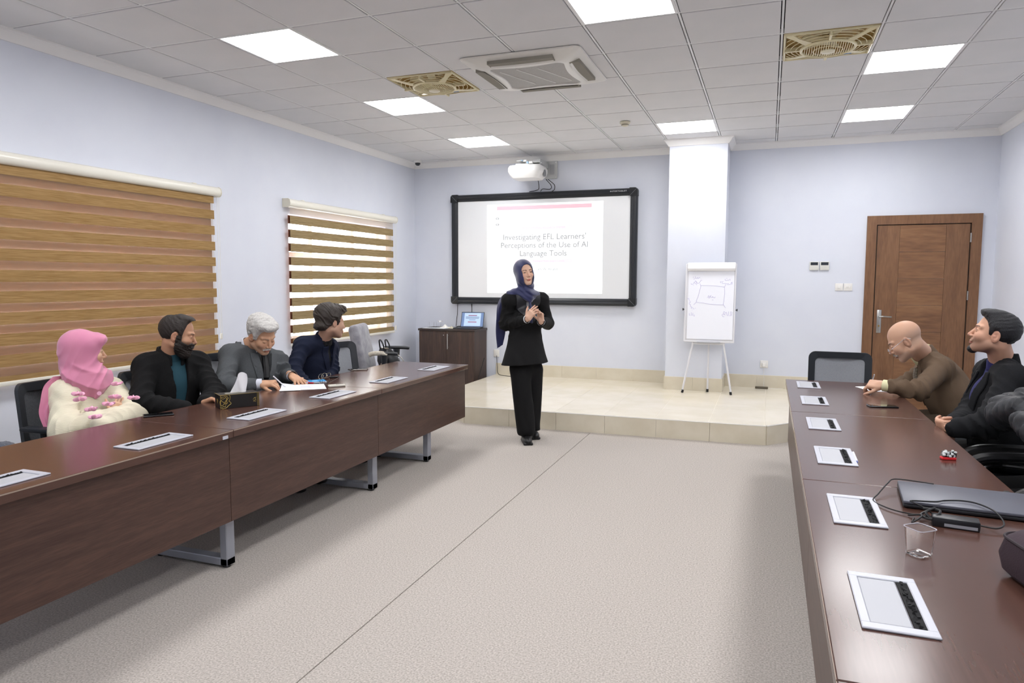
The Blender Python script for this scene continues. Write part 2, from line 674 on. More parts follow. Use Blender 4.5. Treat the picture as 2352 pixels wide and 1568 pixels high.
# windows in the left wall
M_ALU = mat('white_window_frame', 'e9e4e2', 0.35)
M_GLASS = mat('window_glass', 'ffffff', 0.0, trans=1.0, ior=1.01, spec=0.1)
for i, (y0, y1, z0, z1) in enumerate(WIN):
    fr = MB()
    xf0, xf1 = XL - .17, XL - .11
    for a, b in ((y0, y0 + .06), (y1 - .06, y1)):
        fr.box((xf0, a, z0), (xf1, b, z1))
    fr.box((xf0, y0, z0), (xf1, y1, z0 + .06)).box((xf0, y0, z1 - .06), (xf1, y1, z1))
    wn = struct(fr.build('window_%d' % (i + 1), M_ALU))
    ym = [y0 + (y1 - y0) * t for t in (.26, .69)]
    for y in ym:
        MB().box((xf0, y - .035, z0 + .06), (xf1, y + .035, z1 - .06)).build('mullion', M_ALU, wn)
    MB().box((xf0, y0 + .06, z0 + .92), (xf1, ym[0] - .035, z0 + .97)).build('transom', M_ALU, wn)
    MB().box((xf0, ym[0] + .035, z0 + .92), (xf1, ym[1] - .035, z0 + .97)).build('transom', M_ALU, wn)
    MB().box((xf0, ym[1] + .035, z0 + .92), (xf1, y1 - .06, z0 + .97)).build('transom', M_ALU, wn)
    e = [y0 + .06, ym[0] - .035, ym[0] + .035, ym[1] - .035, ym[1] + .035, y1 - .06]
    for k in range(3):
        MB().box((XL - .142, e[2 * k], z0 + .06), (XL - .138, e[2 * k + 1], z0 + .92)).build('pane', M_GLASS, wn)
        MB().box((XL - .142, e[2 * k], z0 + .97), (XL - .138, e[2 * k + 1], z1 - .06)).build('pane', M_GLASS, wn)
    MB().rbox((XL - .11, y0, z0 - .012), (XL - .002, y1, z0 + .012), .004).build('sill', M_ALU, wn)


# ================================================================ fixtures on walls and ceiling
M_CREAM = mat('cream_plastic', 'e9e6da', 0.25)
M_CREAM_D = mat('cream_rail', 'ded9c8', 0.4)
M_SLAT = fabric('zebra_opaque_band', '98794f', 0.16, 0.0, 'b6976a', 150, (1, .05, 2.0), see='b06a30')
M_SLAT2 = fabric('zebra_opaque_band_open', '8d7a58', 0.10, 0.0, 'aa9672', 150, (1, .05, 2.0))
M_SLAT3 = fabric('zebra_back_band', '8a6248', 0.18, 0.0, '9c755a', 150, (1, .05, 2.0))
M_SLAT4 = fabric('zebra_back_band_open', '6e4534', 0.03, 0.0, '7c5242', 150, (1, .05, 2.0))
M_SHEER = fabric('zebra_sheer_band', 'e0ceb6', 0.5, 0.84)


def blind(label, y0, y1, ztop, zbot, pitch, hgt, first, n, closed, group):
    t = thing('zebra_blind', label, 'window blind', (XL, (y0 + y1) / 2, zbot), 0, group)
    # head rail: rounded box
    prof = [(XL + .002, ztop + .075), (XL + .07, ztop + .075), (XL + .092, ztop + .06), (XL + .1, ztop + .03), (XL + .092, ztop + .004), (XL + .075, ztop - .008), (XL + .002, ztop - .008)]
    MB().prism(prof, 1, y0 - .035, y1 + .055, smooth=True).build('head_rail', M_CREAM, t, True, 50)
    for y, s in ((y0 - .035, -1), (y1 + .055, 1)):
        MB().prism([(p[0] + (.004 if p[0] > XL + .01 else 0), p[1] + (.003 if p[1] > ztop + .03 else -.003)) for p in prof], 1, min(y, y + s * .006), max(y, y + s * .006)).build('end_cap', M_CREAM_D, t, True)
    for y in (y0 + .25, y1 - .2):
        MB().rbox((XL + .001, y - .02, ztop + .072), (XL + .05, y + .02, ztop + .086), .003).build('bracket', M_CREAM_D, t, True)
    xf, xb = XL + .062, XL + .044
    ms = M_SLAT if closed else M_SLAT2
    for k in range(n):
        za = first - k * pitch
        zb = max(za - hgt, zbot)
        if za - zb < .01:
            continue
        sl = MB().box((xf - .0006, y0, zb), (xf + .0006, y1, za)).build('slat', ms, t, True)
        if closed:
            gz0, gz1 = zb - (pitch - hgt), zb
            MB().box((xb - .0006, y0 + .01, max(gz0 - .008, zbot)), (xb + .0006, y1 - .022, gz1 + .008)).build('back_slat', M_SLAT3, t, True)
        else:
            MB().box((xb - .0006, y0 - .012, zb + .003), (xb + .0006, y1 - .012, za + .004)).build('back_slat', M_SLAT4, t, True)
            gz0, gz1 = max(zb - (pitch - hgt), zbot), zb
            if gz1 - gz0 > .01:
                MB().box((xb - .0004, y0 + .004, gz0), (xb + .0004, y1 - .02, gz1)).build('back_sheer_band', M_SHEER, t, True)
        gz0, gz1 = max(zb - (pitch - hgt), zbot), zb
        if gz1 - gz0 > .01:
            MB().box((xf - .0004, y0 + .006, gz0), (xf + .0004, y1 - .014, gz1)).build('sheer_band', M_SHEER, t, True)
    if closed:
        MB().box((xf - .0006, y0, first + pitch - hgt), (xf + .0006, y1, ztop)).build('slat', ms, t, True)
        MB().box((xb - .0006, y0 + .01, first - .008), (xb + .0006, y1 - .022, first + pitch - hgt + .008)).build('back_slat', M_SLAT3, t, True)
        MB().box((xf - .0004, y0 + .006, first), (xf + .0004, y1 - .014, first + pitch - hgt)).build('sheer_band', M_SHEER, t, True)
    else:
        MB().box((xf - .0006, y0, first + .001), (xf + .0006, y1, ztop)).build('sheer_band', M_SHEER, t, True)
    MB().rbox((xb - .012, y0 - .004, zbot - .028), (xf + .012, y1 + .004, zbot + .002), .006).build('bottom_rail', M_CREAM, t, True)
    # bead chain with drop
    ch = MB().tube([(xf + .01, y1 + .03, ztop), (xf, y1 + .03, .95)], .0012, 5).tube([(xf + .02, y1 + .042, ztop), (xf + .01, y1 + .04, .95)], .0012, 5)
    c = ch.build('bead_chain', M_CREAM_D, t, True)
    MB().rbox((xf - .004, y1 + .022, .93 if closed else .80), (xf + .012, y1 + .048, .985 if closed else .865), .008, 3).build('chain_weight', M_CREAM, c, True)
    return t


blind('wide brown zebra blind, fully closed, on the window behind the pink headscarf', -.62, 1.735, 2.222, .80, .1392, .078, 2.089, 10, True, 'zebra roller blinds')
blind('narrower brown zebra blind with open see-through bands, near the back corner', 2.80, 4.93, 2.232, .80, .1427, .084, 2.135, 10, False, 'zebra roller blinds')

# cassette air conditioner
t = thing('air_conditioner', 'white square four-way cassette air conditioner set in the ceiling', 'air conditioner', (3.03, 1.99, ZC - .06))
M_ACW = mat('ac_plastic', 'e2e0da', 0.35)
M_ACG = mat('ac_grille', 'b4b2ae', 0.6, col2='a2a09c', nscale=300)


def rsq(h, z, r, n=8, cx=3.03, cy=1.99, bow=0.0):
    out = []
    for q in range(4):
        for k in range(n):
            a = math.pi / 2 * (q + k / (n - 1))
            sx, sy = ((1, 1), (-1, 1), (-1, -1), (1, -1))[q]
            out.append((cx + sx * (h - r) + r * math.cos(a), cy + sy * (h - r) + r * math.sin(a), z))
        if bow:
            p0 = out[-1]
            sx, sy = ((-1, 1), (-1, -1), (1, -1), (1, 1))[q]
            for k in range(1, 8):
                f = k / 8
                a2 = ((0, 1), (-1, 0), (0, -1), (1, 0))[q]
                e1 = ((cx + (h - r) * (1 - 2 * f), cy + h), (cx - h, cy + (h - r) * (1 - 2 * f)), (cx - (h - r) * (1 - 2 * f), cy - h), (cx + h, cy - (h - r) * (1 - 2 * f)))[q]
                b = -bow * math.sin(math.pi * f)
                out.append((e1[0] + a2[0] * b, e1[1] + a2[1] * b, z))
    return out


def loft(mb, rings, smooth=True):
    n = len(rings[0])
    vs = [p for r in rings for p in r]
    fs = [(i * n + k, i * n + (k + 1) % n, (i + 1) * n + (k + 1) % n, (i + 1) * n + k) for i in range(len(rings) - 1) for k in range(n)]
    return mb.add(vs, fs, smooth)


loft(MB(), [rsq(.452, ZC - .004, .05, bow=.001), rsq(.46, ZC - .010, .05, bow=.001), rsq(.455, ZC - .018, .05, bow=.001), rsq(.36, ZC - .052, .05, bow=.012), rsq(.31, ZC - .062, .05, bow=.03), rsq(.292, ZC - .062, .05, bow=.03), rsq(.284, ZC - .05, .05, bow=.03)]).build('panel', M_ACW, t, True)
g = rsq(.29, ZC - .055, .05, bow=.03)
MB().add(g, [tuple(range(len(g)))]).add([(p[0], p[1], p[2] + .01) for p in g], [tuple(range(len(g)))]).build('intake_grille', M_ACG, t, True)
for k in (-1, 0, 1):
    MB().box((-.003, -.24 + abs(k) * .03, 0), (.003, .24 - abs(k) * .03, .004), Matrix.Translation((3.03 + k * .15, 1.99, ZC - .059)) @ Matrix.Rotation(math.radians(-22), 4, 'Z')).build('grille_rib', M_ACW, t, True)
for k in range(4):
    R = Matrix.Translation((3.03, 1.99, 0)) @ Matrix.Rotation(k * math.pi / 2, 4, 'Z')
    MB().box((-.25, .33, ZC - .0585), (.25, .405, ZC - .035), R @ Matrix.Translation((0, 0, .0))).build('air_slot', mat('ac_slot_dark', '8d897f', 0.8), t, True)

    def lv(u, v):
        x = -.24 + .48 * u
        y = .335 + .062 * v - .012 * math.sin(math.pi * u)
        return (x, y, ZC - .066 + .022 * v + .004 * math.sin(math.pi * v))
    MB().grid(lv, 14, 5, M=R).grid(lambda u, v: (lv(u, v)[0], lv(u, v)[1], lv(u, v)[2] + .004), 14, 5, M=R).build('louvre', M_ACW, t, True)
# recessed ceiling fans
M_FANP = mat('fan_ivory_plastic', 'e6dcb4', 0.3)
M_FANG = mat('fan_gold_housing', 'd2b67c', 0.2, metal=0.35)
M_FANC = mat('fan_cap', 'e6dfc4', 0.3)


def ceiling_fan(c, r, label):
    cx, cy = c * .6 + .3, r * .6 + .3
    t = thing('ceiling_fan', label, 'ceiling fan', (cx, cy, ZC), 0, 'recessed square ceiling fans')
    h = .288
    # open-bottomed mirror-gold housing
    MB().box((-h, -h, .0), (-h + .006, h, .07)).box((h - .006, -h, .0), (h, h, .07)).box((-h, -h, .0), (h, -h + .006, .07)).box((-h, h - .006, .0), (h, h, .07)).box((-h, -h, .07), (h, h, .076)).build('housing', M_FANG, t)
    MB().tube([(-h + .01, -h + .01, -.004), (h - .01, -h + .01, -.004), (h - .01, h - .01, -.004), (-h + .01, h - .01, -.004)], .012, 6, True).build('rim', M_FANP, t)
    R1 = .172
    ring = MB().tube([(R1 * math.cos(a), R1 * math.sin(a), -.035) for a in [2 * math.pi * k / 40 for k in range(40)]], .011, 8, True)
    ring.build('grille_ring', M_FANP, t)
    for k in range(-11, 12):
        x = k * .0148
        L = math.sqrt(max(R1 * R1 - x * x, 0)) - .004
        if L < .02:
            continue
        pts = []
        for j in range(9):
            y = -L + 2 * L * j / 8
            pts.append((x, y, -.035 - .022 * (1 - (x * x + y * y) / (R1 * R1))))
        MB().tube(pts, .0032, 4).build('grille_bar', M_FANP, t)
    MB().tube([(R1 * .55 * math.cos(a), R1 * .55 * math.sin(a), -.05) for a in [2 * math.pi * k / 30 for k in range(30)]], .003, 4, True).build('grille_hoop', M_FANP, t)
    MB().lathe([(0, -.068), (.03, -.067), (.045, -.062), (.048, -.054), (.044, -.05), (0, -.05)], n=28).build('hub_cap', M_FANC, t)
    for k in range(4):
        a = math.pi / 4 + k * math.pi / 2
        d = Vector((math.cos(a), math.sin(a), 0))
        s = Vector((-d.y, d.x, 0))
        vs = []
        for (u, wd, z) in ((R1 + .002, .03, -.036), (.29, .018, -.022), (.375, .03, -.006)):
            for sg in (-1, 1):
                vs.append(d * u + s * wd * sg + Vector((0, 0, z)))
        vs2 = [v + Vector((0, 0, .008)) for v in vs]
        n = len(vs)
        fs = [(0, 1, 3, 2), (2, 3, 5, 4), (n, n + 2, n + 3, n + 1), (n + 2, n + 4, n + 5, n + 3)] + [(a1, a1 + n, b1 + n, b1) for a1, b1 in ((0, 2), (2, 4), (4, 5), (5, 3), (3, 1), (1, 0))]
        MB().add(vs + vs2, fs).build('corner_arm', M_FANP, t)
        # side stay
        b = k * math.pi / 2
        MB().rbox((-.009, R1, -.038), (.009, h - .01, -.008), .003, 1, Matrix.Rotation(b, 4, 'Z')).build('side_stay', M_FANP, t)
        for rr in (.205, .24, .275, .31, .345):
            for half in (-1, 1):
                pts = []
                for j in range(10):
                    w = a + half * (.1 + (math.pi / 4 - .14) * j / 9)
                    p = (rr * math.cos(w), rr * math.sin(w))
                    if max(abs(p[0]), abs(p[1])) < h - .012:
                        pts.append((*p, -.036 + (rr - R1) * .16))
                if len(pts) > 2:
                    MB().tube(pts, .0028, 4).build('guard_arc', M_FANP, t)
    for k in range(5):
        MB().box((.03, -.03, .02), (.2, .03, .026), Matrix.Rotation(k * 2 * math.pi / 5, 4, 'Z') @ Matrix.Rotation(.25, 4, 'X')).build('fan_blade', M_FANP, t)
    MB().cyl((0, 0, .0), (0, 0, .07), .045, n=20).build('motor', M_FANP, t)
    MB().rbox((.11, .13, -.045), (.16, .145, -.043), .0005, 1).build('badge', mat('badge_blue', '5f86b8', 0.4), t)
    return t


ceiling_fan(3, 3, 'square gold and ivory ceiling fan grille left of the air conditioner')
ceiling_fan(8, 3, 'square gold and ivory ceiling fan grille at the right, beside an LED panel')

# smoke detector and dome camera
t = thing('smoke_detector', 'small round cream smoke detector on a ceiling tile', 'smoke detector', (3.33, 4.0, ZC - .003))
MB().lathe([(0, -.004), (.052, -.004), (.055, -.012), (.05, -.024), (.036, -.03), (.034, -.044), (.02, -.05), (0, -.051)], n=28).build('housing', mat('detector_cream', 'd8d2bd', 0.4), t)
MB().lathe([(.036, -.031), (.041, -.035), (.036, -.039)], n=28).build('sensor_ring', mat('detector_grey', '8e897b', 0.5), t)
t = thing('dome_camera', 'small white dome security camera under the ceiling in the back corner', 'security camera', (.2, 5.42, ZC - .003))
MB().lathe([(0, 0), (.055, 0), (.056, -.02), (.05, -.03), (.036, -.032)], n=24).build('mount', M_WHITE, t)
MB().lathe([(.037, -.03), (.034, -.052), (.02, -.066), (0, -.07)], n=24).build('dome', mat('dome_smoked', '2a2c30', 0.08), t)

# ---------------------------------------------------------------- interactive board and projection
BX0, BX1, BZ0, BZ1 = .625, 3.19, 1.147, 2.632
t = thing('interactive_whiteboard', 'large black-framed interactive whiteboard showing a projected slide', 'whiteboard', (1.9, YB - .05, BZ0))
M_BLK = mat('board_frame_black', '23262b', 0.35)
M_BLK2 = mat('board_corner_black', '1b1d20', 0.42)
M_BRD = mat('whiteboard_surface', 'e6e8ea', 0.14, spec=0.6)
fw_ = .092


def frame_bar(a, b, inward):
    """board frame extrusion, rounded outer lip"""
    A, B, I = Vector(a), Vector(b), Vector(inward)
    prof = [(0, .0), (0, .055), (.012, .075), (.03, .082), (.05, .078), (.056, .07), (.062, .072), (.085, .06), (fw_, .045), (fw_, 0)]
    vs = []
    for p in (A, B):
        for (i, o) in prof:
            vs.append(p + I * i + Vector((0, -o - .01, 0)))
    k = len(prof)
    return MB().add(vs, [tuple(range(k)), tuple(range(2 * k - 1, k - 1, -1))] + [(i, (i + 1) % k, (i + 1) % k + k, i + k) for i in range(k)])


frame_bar((BX0 + .1, YB, BZ1), (BX1 - .1, YB, BZ1), (0, 0, -1)).build('frame_rail', M_BLK, t, True)
frame_bar((BX0 + .1, YB, BZ0), (BX1 - .1, YB, BZ0), (0, 0, 1)).build('frame_rail', M_BLK, t, True)
frame_bar((BX0, YB, BZ0 + .1), (BX0, YB, BZ1 - .1), (1, 0, 0)).build('frame_rail', M_BLK, t, True)
frame_bar((BX1, YB, BZ0 + .1), (BX1, YB, BZ1 - .1), (-1, 0, 0)).build('frame_rail', M_BLK, t, True)
for sx in (0, 1):
    for sz in (0, 1):
        ox, oz = (BX1, -1) if sx else (BX0, 1), (BZ1, -1) if sz else (BZ0, 1)
        P = lambda u, v: (ox[0] + ox[1] * u, oz[0] + oz[1] * v)
        pol = [P(.03, -.004), P(.1, -.004), P(.1, fw_), P(fw_, fw_), P(fw_, .1), P(-.004, .1), P(-.004, .03), P(.003, .012), P(.013, .002)]
        c = MB().prism(pol, 1, YB - .094, YB - .01)
        co = c.build('frame_corner', M_BLK2, t, True)
        MB().tube([(*(P(.01, .01)[:1]), YB - .0945, P(.01, .01)[1]), (P(fw_, fw_)[0], YB - .0945, P(fw_, fw_)[1])], .0018, 4).build('corner_seam', mat('seam_grey', '777b80', 0.4), co, True)
MB().box((BX0 + .05, YB - .052, BZ0 + .05), (BX1 - .05, YB - .01, BZ1 - .05)).build('writing_surface', M_BRD, t, True)
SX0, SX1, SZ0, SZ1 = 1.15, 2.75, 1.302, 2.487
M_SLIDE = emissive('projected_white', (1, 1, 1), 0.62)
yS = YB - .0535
sl = MB().box((SX0, yS, SZ0), (SX1, yS + .001, SZ1)).build('projected_slide', None, t, True)  # glowing sheet; its emission and that of its text replace the projector's beam
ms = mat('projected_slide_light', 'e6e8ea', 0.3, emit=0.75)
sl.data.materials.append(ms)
M_PINK = mat('projected_pink', 'edb5c0', 0.4, emit=0.36)
M_PALEP = mat('projected_pale_pink', 'f2d3e0', 0.4, emit=0.38)
M_GREYT = mat('projected_grey_text', 'a9abad', 0.5, emit=0.15)
M_FAINT = mat('projected_faint_text', 'c6c6ca', 0.5, emit=0.27)
MB().box((1.29, yS - .0006, 2.41), (2.60, yS, 2.462)).build('slide_bar', M_PINK, sl, True)
MB().box((1.56, yS - .0006, 2.135), (2.34, yS, 2.195)).build('slide_bar', M_PALEP, sl, True)
MB().box((1.54, yS - .0006, 1.705), (2.35, yS, 1.755)).build('slide_bar', M_PALEP, sl, True)
MB().box((1.29, yS - .0005, 1.407), (2.60, yS, 1.411)).build('slide_rule', M_GREYT, sl, True)


def slide_text(s, x, z, size, m, align='CENTER', bold=.0):
    text_mesh(s, size, Matrix.Translation((x, yS - .0012, z)) @ Matrix.Rotation(math.pi / 2, 4, 'X'), 'slide_text', m, sl, .0003, align, bold)


slide_text("Investigating EFL Learners'", 1.955, 2.045, .108, M_GREYT, bold=.0012)
slide_text('Perceptions of the Use of AI', 1.955, 1.937, .105, M_GREYT, bold=.0012)
slide_text('Language Tools', 1.945, 1.828, .105, M_GREYT, bold=.0012)
slide_text('INTERNATIONAL RESEARCH SYSTEM', 1.95, 2.163, .036, M_FAINT)
slide_text('A Study in a Multilingual Middle Eastern Context', 1.945, 1.729, .03, M_FAINT)
slide_text('am W. Khalid', 2.01, 1.62, .05, M_GREYT, bold=.0006)
slide_text('ent of Translation', 2.04, 1.545, .034, M_FAINT)
slide_text('ge of Languages', 2.02, 1.478, .034, M_FAINT)
slide_text('nology University', 2.0, 1.43, .03, M_FAINT)
for z in (2.30, 2.22):
    MB().lathe([(.012, 0), (.028, .0005), (.028, .001), (.012, .001)], n=14, M=Matrix.Translation((1.30, yS - .0012, z)) @ Matrix.Rotation(math.pi / 2, 4, 'X') @ Matrix.Diagonal((1, .55, 1, 1))).build('slide_emblem', M_GREYT, sl, True)
text_mesh('INTERTABLET', .032, Matrix.Translation((2.95, YB - .0925, BZ1 - .036)) @ Matrix.Rotation(math.pi / 2, 4, 'X') @ Matrix.Diagonal((1.1, .7, 1, 1)), 'brand_lettering', mat('lettering_silver', 'd0d2d4', 0.4), t, .0004)

# ---------------------------------------------------------------- short-throw projector
t = thing('projector', 'white short-throw projector on a wall arm above the whiteboard', 'projector', (1.85, 5.3, 2.75))
M_PRJ = mat('projector_white', 'eeeeec', 0.3)
M_PRG = mat('projector_grey', 'c9cbcb', 0.35)
body = MB()
rings = []
for (z, hx, hy, r) in ((2.752, .13, .12, .06), (2.757, .17, .15, .07), (2.80, .205, .185, .08), (2.835, .222, .2, .09), (2.84, .224, .202, .09), (2.885, .224, .202, .09), (2.912, .205, .19, .08), (2.918, .18, .17, .07)):
    ring = []
    for q in range(4):
        for k in range(7):
            a = math.pi / 2 * (q + k / 6)
            sx, sy = ((1, 1), (-1, 1), (-1, -1), (1, -1))[q]
            ring.append((1.835 + sx * (hx - r) + r * math.cos(a), 5.3 + sy * (hy - r) + r * math.sin(a), z))
    rings.append(ring)
loft(body, rings)
body.add(rings[0], [tuple(range(len(rings[0])))]).add(rings[-1], [tuple(range(len(rings[0])))])
b = body.build('body', M_PRJ, t, True)
MB().rbox((1.7, 5.2, 2.915), (1.9, 5.44, 2.945), .008).build('mount_block', M_PRJ, t, True)
MB().rbox((1.74, 5.3, 2.945), (2.02, 5.39, 2.965), .004).rbox((1.74, 5.12, 2.962), (1.80, 5.5, 2.972), .003).build('slide_bracket', M_PRG, t, True)
for (x, y, z) in ((1.79, 5.2, 2.975), (1.88, 5.16, 2.945)):
    MB().cyl((x, y - .018, z), (x, y + .018, z), .013, n=12).build('adjust_knob', mat('knob_pale_blue', '9cc3e0', 0.35), t, True)
    MB().rbox((x + .018, y - .015, z - .014), (x + .065, y + .02, z + .012), .004).build('adjust_clamp', M_PRJ, t, True)
MB().rbox((1.955, YB - .018, 2.80), (2.125, YB - .002, 3.03), .012).build('wall_plate', M_PRG, t, True)
MB().box((2.02, YB - .0195, 2.855), (2.085, YB - .017, 2.985)).build('plate_window', mat('plate_inset', 'b4b6ba', 0.5), t, True)
for z in (2.82, 3.008):
    MB().lathe([(0, 0), (.009, 0), (.009, .004), (0, .006)], n=12, M=Matrix.Translation((2.105, YB - .018, z)) @ Matrix.Rotation(math.pi / 2, 4, 'X')).build('plate_bolt', mat('bolt_steel', 'dcdcdc', 0.3, metal=.8), t, True)
MB().rbox((1.95, 5.36, 2.82), (1.985, YB - .015, 3.02), .006).rbox((1.9, 5.30, 2.93), (2.0, YB - .02, 3.0), .006).build('arm', M_PRG, t, True)
MB().cyl((2.045, 5.3, 2.825), (2.065, 5.3, 2.825), .045, n=20).build('lens_window', mat('vent_grey', '888b8d', 0.5), b, True)
text_mesh('EPSON', .022, Matrix.Translation((1.83, 5.097, 2.865)) @ Matrix.Rotation(math.pi / 2, 4, 'X'), 'brand_lettering', mat('grey_print', '55585c', 0.5), t, .0004)
M_CBL = mat('cable_black', '18191b', 0.5)
for i, (pts, lab) in enumerate((
        ([(1.93, 5.42, 2.78), (1.90, 5.56, 2.68), (1.84, YB - .02, 2.66), (1.74, YB - .02, 2.645)], 'thin black cable from the projector to the left of the board clip'),
        ([(2.03, 5.45, 2.77), (2.07, 5.55, 2.70), (2.03, YB - .03, 2.665), (1.93, YB - .03, 2.672), (1.90, YB - .03, 2.64)], 'looped black cable hanging below the projector'),
        ([(2.05, 5.47, 2.77), (2.11, 5.56, 2.71), (2.09, YB - .03, 2.66), (2.06, YB - .04, 2.635)], 'outermost black cable hanging from the projector to the board top'))):
    tag(MB().tube(spline(pts, 8), .0045, 6).build('projector_cable', M_CBL), lab, 'cable', 'cables below the projector')
tag(MB().tube([(.69, YB - .02, 1.15), (.685, YB - .02, 1.0), (.66, YB - .015, .83)], .004, 6).build('board_cable', M_CBL), 'black cable running from the left board corner down to the cabinet', 'cable')
tag(MB().tube([(.905, YB - .02, 1.15), (.905, YB - .02, 1.09), (.905, YB - .02, .85)], [.009, .004, .004], 6).build('board_cable', M_CBL), 'black cable with a plug hanging under the board behind the open laptop', 'cable')
tag(MB().tube(spline([(1.17, 5.45, .42), (1.16, 5.30, .2), (1.15, 5.24, .05), (1.17, 5.2, .01)], 6), .005, 6).build('cabinet_cable', M_CBL), 'black cable hanging down the side of the dark cabinet', 'cable')
tag(MB().tube(spline([(1.28, YB - .03, .44), (1.30, YB - .06, .3), (1.33, YB - .1, .20), (1.45, 5.5, PLAT + .006), (1.7, 5.45, PLAT + .006)], 6), .004, 6).build('socket_cable', M_CBL), 'black cable dropping from the wall socket behind the standing woman', 'cable')

# ---------------------------------------------------------------- door in the back wall
M_DOOR = wood('door_walnut_vertical', '694832', '7a563a', '886345', .38, 'Z', 4.0, stretch=9)
M_DOORH = wood('door_walnut_horizontal', '6d4b33', '825c3e', '926b49', .38, 'X', 3.0, stretch=7)
M_CHR = mat('satin_steel', 'b6b5b2', 0.28, metal=.9)
DX0, DX1 = 5.80, 6.925
d = struct(MB().box((DX0, YB - .03, 0), (DX0 + .1, YB - .001, 2.21)).box((DX1 - .1, YB - .03, 0), (DX1, YB - .001, 2.21)).box((DX0 + .1, YB - .03, 2.11), (DX1 - .1, YB - .001, 2.21)).build('door_1', M_DOOR), 'brown walnut door with horizontal centre boards in a walnut frame')
MB().box((DX0 + .1, YB - .012, .01), (DX0 + .112, YB - .002, 2.11)).box((DX1 - .112, YB - .012, .01), (DX1 - .1, YB - .002, 2.11)).box((DX0 + .1, YB - .012, 2.10), (DX1 - .1, YB - .002, 2.112)).build('gasket', mat('door_gasket', '2a1d14', 0.7), d)
MB().box((DX0 + .112, YB - .018, .01), (DX0 + .335, YB - .004, 2.10)).build('stile', M_DOOR, d)
MB().box((DX1 - .335, YB - .018, .01), (DX1 - .112, YB - .004, 2.10)).build('stile', M_DOOR, d)
for k in range(7):
    a, b2 = .01 + k * 2.09 / 7, .01 + (k + 1) * 2.09 / 7
    q = MB().box((DX0 + .337, YB - .017, a + .0012), (DX1 - .337, YB - .004, b2 - .0012)).build('door_board', M_DOORH, d)
lp = MB().rbox((DX0 + .142, YB - .026, .885), (DX0 + .188, YB - .018, 1.148), .004).build('lock_plate', M_CHR, d)
MB().cyl((DX0 + .165, YB - .026, 1.07), (DX0 + .165, YB - .06, 1.07), .009, n=12).tube(spline([(DX0 + .165, YB - .06, 1.07), (DX0 + .2, YB - .064, 1.074), (DX0 + .24, YB - .06, 1.072), (DX0 + .288, YB - .058, 1.07)], 4), .0085, 8).build('lever_handle', M_CHR, lp)
MB().cyl((DX0 + .165, YB - .024, .965), (DX0 + .165, YB - .029, .965), .009, n=12).build('lock_cylinder', mat('brass', 'b08d4a', .3, metal=.9), lp)
for z in (.35, 1.32, 1.95):
    MB().cyl((DX1 - .105, YB - .034, z - .05), (DX1 - .105, YB - .034, z + .05), .008, n=10).build('hinge', M_CHR, d)

# wall controls
M_SW = mat('switch_white', 'eceae6', 0.35)
t0 = thing('thermostat', 'left of two square white air-conditioning wall controllers by the door', 'thermostat', (5.262, YB, 1.65), 0, 'air-conditioning controllers')
MB().rbox((-.05, -.022, -.05), (.05, -.001, .05), .005).build('housing', mat('controller_white', 'dcdcd6', 0.4), t0)
MB().box((-.04, -.0235, .008), (.04, -.0215, .042)).build('display', mat('controller_lcd', '30343a', 0.2), t0)
dup(t0, (5.374, YB, 1.65), 0, 'right of two square white air-conditioning wall controllers by the door', 'air-conditioning controllers')
t0 = thing('light_switch', 'white rocker light switch plate, left of the pair below the controllers', 'switch', (5.538, YB, 1.405))
MB().rbox((-.043, -.01, -.043), (.043, -.001, .043), .005).build('plate', M_SW, t0)
MB().rbox((-.016, -.016, -.018), (.016, -.009, .018), .003).build('rocker', M_SW, t0)
t0 = thing('multi_switch', 'white four-gang switch plate nearest the door', 'switch', (5.632, YB, 1.405))
MB().rbox((-.046, -.01, -.043), (.046, -.001, .043), .004).build('plate', M_SW, t0)
for k in range(4):
    MB().rbox((-.028 + k * .015, -.014, -.012), (-.016 + k * .015, -.009, .012), .002).build('rocker', M_SW, t0)
t0 = thing('wall_socket', 'white wall socket with a charger plugged in, right of the easel', 'socket', (4.748, YB, .47))
MB().rbox((-.045, -.01, -.045), (.045, -.001, .045), .005).build('plate', M_SW, t0)
MB().rbox((-.022, -.045, -.03), (.022, -.009, .022), .006).build('charger', M_SW, t0)
MB().tube(spline([(0, -.03, -.03), (.0, -.025, -.08), (.006, -.025, -.2), (.01, -.03, -.27), (.1, -.06, -.283), (.22, -.03, -.283)], 6), .0022, 5).build('charger_cord', M_SW, t0)
t0 = thing('wall_socket', 'white wall socket behind the standing woman, half hidden', 'socket', (1.265, YB, .47))
MB().rbox((-.04, -.01, -.05), (.045, -.001, .05), .005).build('plate', M_SW, t0)
tag(MB().rbox((4.655, YB - .10, PLAT), (4.80, YB - .045, PLAT + .022), .004).build('power_adapter', mat('adapter_brown', '5f5648', .5)), 'flat dark bar lying on the platform below the wall socket', 'adapter')
t0 = thing('door_stop_knob', 'small brass knob on the right-hand wall behind the dark-haired man', 'knob', (7.060, 4.733, 1.077))
MB().lathe([(0, .045), (.012, .043), (.018, .034), (.012, .022), (.02, .006), (.03, .0)], n=16, M=Matrix.Rotation(-math.pi / 2, 4, 'Y')).build('knob', mat('brass_polished', 'c59a3e', .22, metal=.9), t0)

